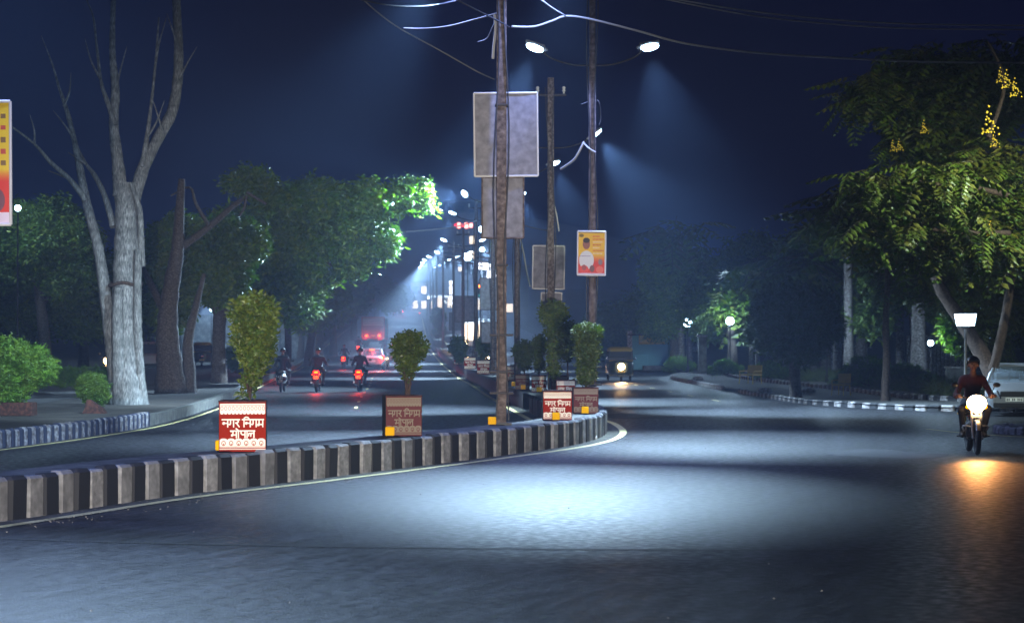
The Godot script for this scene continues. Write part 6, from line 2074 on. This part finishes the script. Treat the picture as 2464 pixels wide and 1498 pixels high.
# a three wheeled auto rickshaw that looks along +z
func rickshaw(label: String, where: Vector3, turn: float, lit: bool) -> void:
	var t := thing("auto_rickshaw", label, "auto rickshaw", where, turn)
	wheel(t, "front_wheel", Vector3(0, 0.22, 1.05), 0.22, 0.11, 5)
	wheel(t, "rear_wheel", Vector3(-0.56, 0.22, -0.85), 0.22, 0.11, 5)
	wheel(t, "rear_wheel", Vector3(0.56, 0.22, -0.85), 0.22, 0.11, 5)
	var st := begin()
	loft(st, [section(1.30, 0.30, 0.45, 0.95), section(1.18, 0.50, 0.38, 1.02), section(0.85, 0.62, 0.34, 1.04)])
	obj("nose", st, M.rick_green, t)
	st = begin()
	loft(st, [section(0.86, 0.62, 0.30, 0.62), section(0.2, 0.65, 0.30, 0.55), section(-0.5, 0.66, 0.32, 0.60), section(-1.25, 0.66, 0.34, 0.98), section(-1.32, 0.60, 0.40, 0.94)])
	obj("tub", st, M.rick_green, t)
	st = begin()
	box(st, Vector3(0, 1.035, 0.93), Vector3(1.24, 0.07, 0.06), Basis.IDENTITY, 0.02)
	obj("windscreen_sill", st, M.yellow_paint, t)
	st = begin()
	quad(st, Vector3(-0.56, 1.06, 0.93), Vector3(0.56, 1.06, 0.93), Vector3(0.52, 1.52, 0.76), Vector3(-0.52, 1.52, 0.76), Vector3(0, 0, 1))
	obj("windscreen", st, M.glass, t)
	for s in [-1.0, 1.0]:
		st = begin()
		tube(st, [Vector3(s * 0.60, 1.0, 0.94), Vector3(s * 0.56, 1.56, 0.74)], 0.03, 6)
		tube(st, [Vector3(s * 0.64, 0.95, -1.1), Vector3(s * 0.60, 1.56, -1.0)], 0.03, 6)
		obj("pillar", st, M.rick_dark, t)
		st = begin()
		ball(st, Vector3(s * 0.70, 1.15, 1.0), Vector3(0.06, 0.08, 0.03), 8, 6)
		bar(st, Vector3(s * 0.58, 1.1, 0.95), Vector3(s * 0.68, 1.13, 1.0), 0.01, 5)
		obj("mirror", st, M.chrome, t)
		st = begin()
		ball(st, Vector3(s * 0.40, 0.88, 1.16), Vector3(0.05, 0.04, 0.04), 8, 6)
		obj("indicator", st, M.amber, t)
	st = begin()
	loft(st, [plan(1.50, 0.60, -1.22, 0.82), plan(1.60, 0.60, -1.20, 0.82), plan(1.70, 0.52, -1.05, 0.68), plan(1.73, 0.36, -0.8, 0.4)])
	obj("canopy", st, M.rick_yellow, t)
	st = begin()
	box(st, Vector3(0, 1.28, -1.16), Vector3(1.2, 0.55, 0.04), Basis(Vector3.RIGHT, 0.08), 0.02)
	obj("rear_curtain", st, M.rick_dark, t)
	st = begin()
	box(st, Vector3(0, 0.62, 0.25), Vector3(0.7, 0.14, 0.36), Basis.IDENTITY, 0.04)
	box(st, Vector3(0, 0.72, -0.75), Vector3(1.1, 0.18, 0.5), Basis.IDENTITY, 0.05)
	box(st, Vector3(0, 1.0, -1.0), Vector3(1.1, 0.45, 0.12), Basis.IDENTITY, 0.05)
	obj("seat", st, M.black, t)
	st = begin()
	ball(st, Vector3(0, 0.74, 1.31), Vector3(0.17, 0.17, 0.06), 14, 8)
	obj("headlight", st, M.head if lit else M.chrome, t)
	if lit:
		spot(t, "headlight_beam", Vector3(0, 0.74, 1.40), Vector3(-0.03, -0.10, 1), 14.0, 20.0, 0.8, WARM, 0.1)
		omni(t, "headlight_glow", Vector3(0, 0.74, 1.31), 0.3, WARM, 0.06)
	st = begin()
	loft(st, [oval(Vector3(0, 0.30, 1.25), 0.16, 0.06), oval(Vector3(0, 0.42, 1.05), 0.18, 0.10)])
	obj("front_mudguard", st, M.rick_green, t)
	st = begin()
	box(st, Vector3(0, 0.48, 1.34), Vector3(0.34, 0.08, 0.012), Basis.IDENTITY, 0.004)
	obj("plate", st, M.plate_yellow, t)
	for s in [-1.0, 1.0]:
		st = begin()
		box(st, Vector3(s * 0.50, 0.62, -1.33), Vector3(0.12, 0.09, 0.04), Basis.IDENTITY, 0.015)
		obj("tail_lamp", st, M.red_lens, t)

func truck(label: String, where: Vector3, turn: float) -> void:
	var t := thing("goods_truck", label, "truck", where, turn)
	var st := begin()
	box(st, Vector3(0, 0.78, -0.2), Vector3(0.9, 0.24, 6.6), Basis.IDENTITY, 0.03)
	obj("chassis", st, M.dark_steel, t)
	st = begin()
	box(st, Vector3(0, 1.65, 2.5), Vector3(2.1, 1.7, 1.5), Basis.IDENTITY, 0.12)
	obj("cab", st, M.truck_red, t)
	st = begin()
	box(st, Vector3(0, 1.95, -0.9), Vector3(2.2, 1.9, 4.9), Basis.IDENTITY, 0.05)
	obj("load_body", st, M.truck_grey, t)
	for k in 5:
		st = begin()
		box(st, Vector3(0, 2.25 + 0.17 * k, -3.38), Vector3(2.0, 0.11, 0.05), Basis.IDENTITY, 0.015)
		obj("tailboard_plank", st, M.truck_cream, t)
	for s in [-1.0, 1.0]:
		st = begin(); box(st, Vector3(s * 1.08, 2.0, -3.39), Vector3(0.09, 1.95, 0.09), Basis.IDENTITY, 0.02); obj("corner_post", st, M.truck_red, t)
		st = begin(); box(st, Vector3(0, 2.0 + s * 0.98, -3.385), Vector3(2.2, 0.09, 0.08), Basis.IDENTITY, 0.02); obj("cross_rail", st, M.truck_red, t)
		st = begin(); ball(st, Vector3(s * 0.62, 1.22, -3.42), Vector3(0.13, 0.08, 0.04), 10, 6); obj("tail_lamp", st, M.tail_hot, t)
		omni(t, "tail_light", Vector3(s * 0.62, 1.22, -3.62), 0.7, Color(1.0, 0.1, 0.05), 0.06)
		for z in [2.3, -1.9]:
			wheel(t, "wheel", Vector3(s * 0.88, 0.46, z), 0.46, 0.24, 6)
	st = begin(); box(st, Vector3(0, 0.86, -3.42), Vector3(2.1, 0.10, 0.06), Basis.IDENTITY, 0.02); obj("rear_bar", st, M.truck_orange, t)
	st = begin(); box(st, Vector3(0, 1.22, -3.42), Vector3(0.4, 0.14, 0.02), Basis.IDENTITY, 0.005); obj("rear_plate", st, M.plate_yellow, t)
	for s in [-1.0, 1.0]:
		st = begin(); box(st, Vector3(s * 0.8, 0.6, -3.3), Vector3(0.5, 0.4, 0.03), Basis.IDENTITY, 0.01); obj("mud_flap", st, M.black, t)

func bus(label: String, where: Vector3, turn: float) -> void:
	var t := thing("white_vehicle", label, "bus", where, turn)
	var st := begin()
	loft(st, [section(4.0, 1.10, 0.45, 3.0, 0.95, 0.86), section(3.85, 1.22, 0.4, 3.1, 0.95, 0.9), section(-4.0, 1.22, 0.4, 3.1, 0.95, 0.9)])
	obj("body", st, M.white_paint, t)
	st = begin(); box(st, Vector3(0, 1.9, 4.0), Vector3(2.15, 1.5, 0.05), Basis.IDENTITY, 0.02); obj("windscreen", st, M.lit_window, t)  # pane glow added to brighten the white front
	st = begin(); box(st, Vector3(0, 2.78, 4.0), Vector3(1.7, 0.3, 0.06), Basis.IDENTITY, 0.02); obj("route_board", st, M.sign_soft, t)  # this board's glow is added for the same bright front
	for s in [-1.0, 1.0]:
		st = begin(); ball(st, Vector3(s * 0.85, 0.95, 4.02), Vector3(0.2, 0.16, 0.07), 12, 8); obj("headlight", st, M.head, t)
		spot(t, "headlight_beam", Vector3(s * 0.85, 0.95, 4.15), Vector3(0, -0.06, 1), 60.0, 24.0, 0.8, WARM, 0.14)
		for z in [2.6, -2.4]:
			wheel(t, "wheel", Vector3(s * 1.06, 0.46, z), 0.46, 0.26, 6)
	st = begin(); box(st, Vector3(0, 0.55, 4.03), Vector3(2.3, 0.25, 0.1), Basis.IDENTITY, 0.04); obj("bumper", st, M.black, t)

func van(label: String, where: Vector3, turn: float) -> void:
	var t := thing("white_van", label, "van", where, turn)
	var st := begin()
	loft(st, [section(1.75, 0.66, 0.35, 0.92), section(1.65, 0.72, 0.30, 1.0), section(1.35, 0.74, 0.30, 1.08), section(-1.6, 0.74, 0.30, 1.08), section(-1.7, 0.68, 0.36, 1.04)])
	obj("body", st, M.white_paint, t)
	st = begin(); loft(st, [plan(1.06, 0.70, -1.66, 1.42), plan(1.68, 0.60, -1.55, 0.95)], false); obj("windows", st, M.glass, t)
	st = begin(); loft(st, [plan(1.66, 0.62, -1.58, 0.98), plan(1.78, 0.54, -1.45, 0.8)]); obj("roof", st, M.white_paint, t)
	for s in [-1.0, 1.0]:
		st = begin()
		tube(st, [Vector3(s * 0.68, 1.06, 1.38), Vector3(s * 0.60, 1.68, 0.92)], 0.035, 6)
		tube(st, [Vector3(s * 0.70, 1.06, -1.6), Vector3(s * 0.60, 1.68, -1.5)], 0.05, 6)
		obj("pillar", st, M.white_paint, t)
		st = begin(); ball(st, Vector3(s * 0.52, 0.82, 1.72), Vector3(0.10, 0.08, 0.05), 10, 6); obj("headlight", st, M.chrome, t)
		for z in [1.05, -1.05]:
			wheel(t, "wheel", Vector3(s * 0.66, 0.28, z), 0.28, 0.16, 6)
	st = begin(); box(st, Vector3(0, 0.42, 1.74), Vector3(1.3, 0.2, 0.08), Basis.IDENTITY, 0.03); obj("bumper", st, M.black, t)

func build_traffic() -> void:
	# riders going away on the left carriageway
	var bike := func(x: float, d: float) -> Vector3: return on_road((x - 1232.0) / FOCAL * d, d)
	var dark := Color(0.02, 0.02, 0.028); var navy := Color(0.018, 0.02, 0.035); var trousers := Color(0.02, 0.022, 0.03)
	var p: Vector3 = bike.call(765, 83.0)
	motorcycle("motorcycle with a lit red tail lamp and yellow plate, middle of the three near ones", p, PI, M.paint_dark, false, true, "two wheelers riding away on the left carriageway")
	rider("broad shouldered rider in dark clothes, middle of the three seen from behind", p, PI, dark, trousers, {"wide": 1.12, "helmet": false, "group": "riders seen from behind"})
	p = bike.call(866, 83.5)
	motorcycle("motorcycle with a lit red tail lamp just left of the red lit car", p, PI, M.paint_dark, false, true, "two wheelers riding away on the left carriageway")
	rider("rider with a rounded helmet just left of the red lit car", p, PI, navy, trousers, {"lean": 0.16, "group": "riders seen from behind"})
	p = bike.call(680, 83.0)
	scooter("broad tailed scooter with one white glint, leftmost of the three near ones", p, PI, M.paint_dark, "two wheelers riding away on the left carriageway")
	rider("slim rider in a dark top on the leftmost scooter", p, PI, dark, trousers, {"wide": 0.9, "helmet": false, "group": "riders seen from behind"})
	p = bike.call(828, 146.0)
	motorcycle("farther motorcycle with a round red tail lamp left of the red lit car", p, PI, M.paint_dark, false, true, "two wheelers riding away on the left carriageway")
	rider("farther rider above the round red tail lamp", p, PI, dark, trousers, {"helmet": false, "group": "riders seen from behind"})
	p = bike.call(863, 182.0)
	motorcycle("small far motorcycle with a red lamp left of the truck", p, PI, M.paint_dark, false, true, "two wheelers riding away on the left carriageway")
	rider("small far rider left of the truck", p, PI, navy, trousers, {"helmet": false, "group": "riders seen from behind"})
	p = bike.call(1010, 372.0)
	motorcycle("tiny motorcycle with a red lamp near the top of the road", p, PI, M.paint_dark, false, true, "two wheelers riding away on the left carriageway")
	hatchback("silver hatchback with all red brake lamps glowing", bike.call(901, 142.0), PI - 0.03, M.car_silver, false, true)
	truck("goods truck with a red framed slatted tailboard beyond the glowing car", bike.call(903, 203.0), PI)
	hatchback("car with red lamps half hidden behind the round clipped shrub", bike.call(968, 190.0), PI, M.paint_dark, false, true)
	hatchback("tiny car with two red lamps near the top of the road", bike.call(960, 385.0), PI, M.paint_dark, false, true)
	# oncoming, right carriageway
	bus("white bus coming with bright headlamps, far behind the median shrubs", bike.call(1147, 190.0), -0.03)  # stands in for a pale glare of unclear shape
	hatchback("oncoming car with headlamps glaring left of the nearest pole", bike.call(1152, 152.0), 0.0, M.paint_dark, true, false)
	rickshaw("auto rickshaw coming with its single warm headlight on", bike.call(1492, 104.0), 0.0, true)
	# the rider at the right and the silver car behind
	p = bike.call(2341, 38.4)
	motorcycle("motorcycle with a glaring warm headlight coming at the right edge", p, -0.1, M.paint_dark, true, false)
	rider("rider in a red jacket and dark helmet behind the glaring headlight", p, -0.1, Color(0.10, 0.012, 0.01), trousers, {"lean": 0.14})
	var car := hatchback("silver car with a dark grille cut by the right edge", bike.call(2442, 58.0), -0.24, M.car_silver, false, false)
	car.scale = Vector3.ONE * 0.94
	# parked on the service road
	rickshaw("parked three wheeler in front of the pale wall at the left", on_road((487.0 - 1232.0) / FOCAL * 146.0, 146.0) + Vector3.UP * 0.175, 0.1, false)
	van("white van half hidden between the pale and the dark trunk", on_road((357.0 - 1232.0) / FOCAL * 122.0, 122.0) + Vector3.UP * 0.175, 0.25)
	var park: Vector3 = bike.call(258, 96.0) + Vector3.UP * 0.175
	motorcycle("parked motorcycle with its orange lamp lit behind the low hedge", park, 0.2, M.paint_dark, true, false)
	lamp_post("orange red lamp glowing through the tall column shrub", at(645, 803, 118.0), 0.16, 4.0, 0.13, 0, Color(1.0, 0.16, 0.04))
	# the car whose headlights reach in from behind the photographer
	var t := thing("waiting_car", "car waiting behind the photographer with both headlights on", "car", Vector3(1.6, 0, 19))
	var st := begin()
	loft(st, [section(-0.05, 0.70, 0.30, 0.86), section(0.4, 0.82, 0.24, 0.95), section(3.6, 0.82, 0.26, 1.0)])
	obj("body", st, M.car_silver, t)
	st = begin(); loft(st, [plan(0.98, 0.74, 1.0, 3.5), plan(1.45, 0.60, 1.6, 3.2)]); obj("cabin", st, M.paint_dark, t)
	for s in [-1.0, 1.0]:
		st = begin()
		ball(st, Vector3(s * 0.6, 0.7, -0.08), Vector3(0.12, 0.08, 0.06))
		obj("headlight", st, M.head, t)
		spot(t, "headlight_beam", Vector3(s * 0.6, 0.7, -0.18), Vector3(-0.07, 0.012, -1), 1500.0, 9.0, 0.8, HALOGEN, 0.1)
		for z in [0.6, 3.0]:
			wheel(t, "wheel", Vector3(s * 0.74, 0.30, z), 0.30, 0.18, 6)
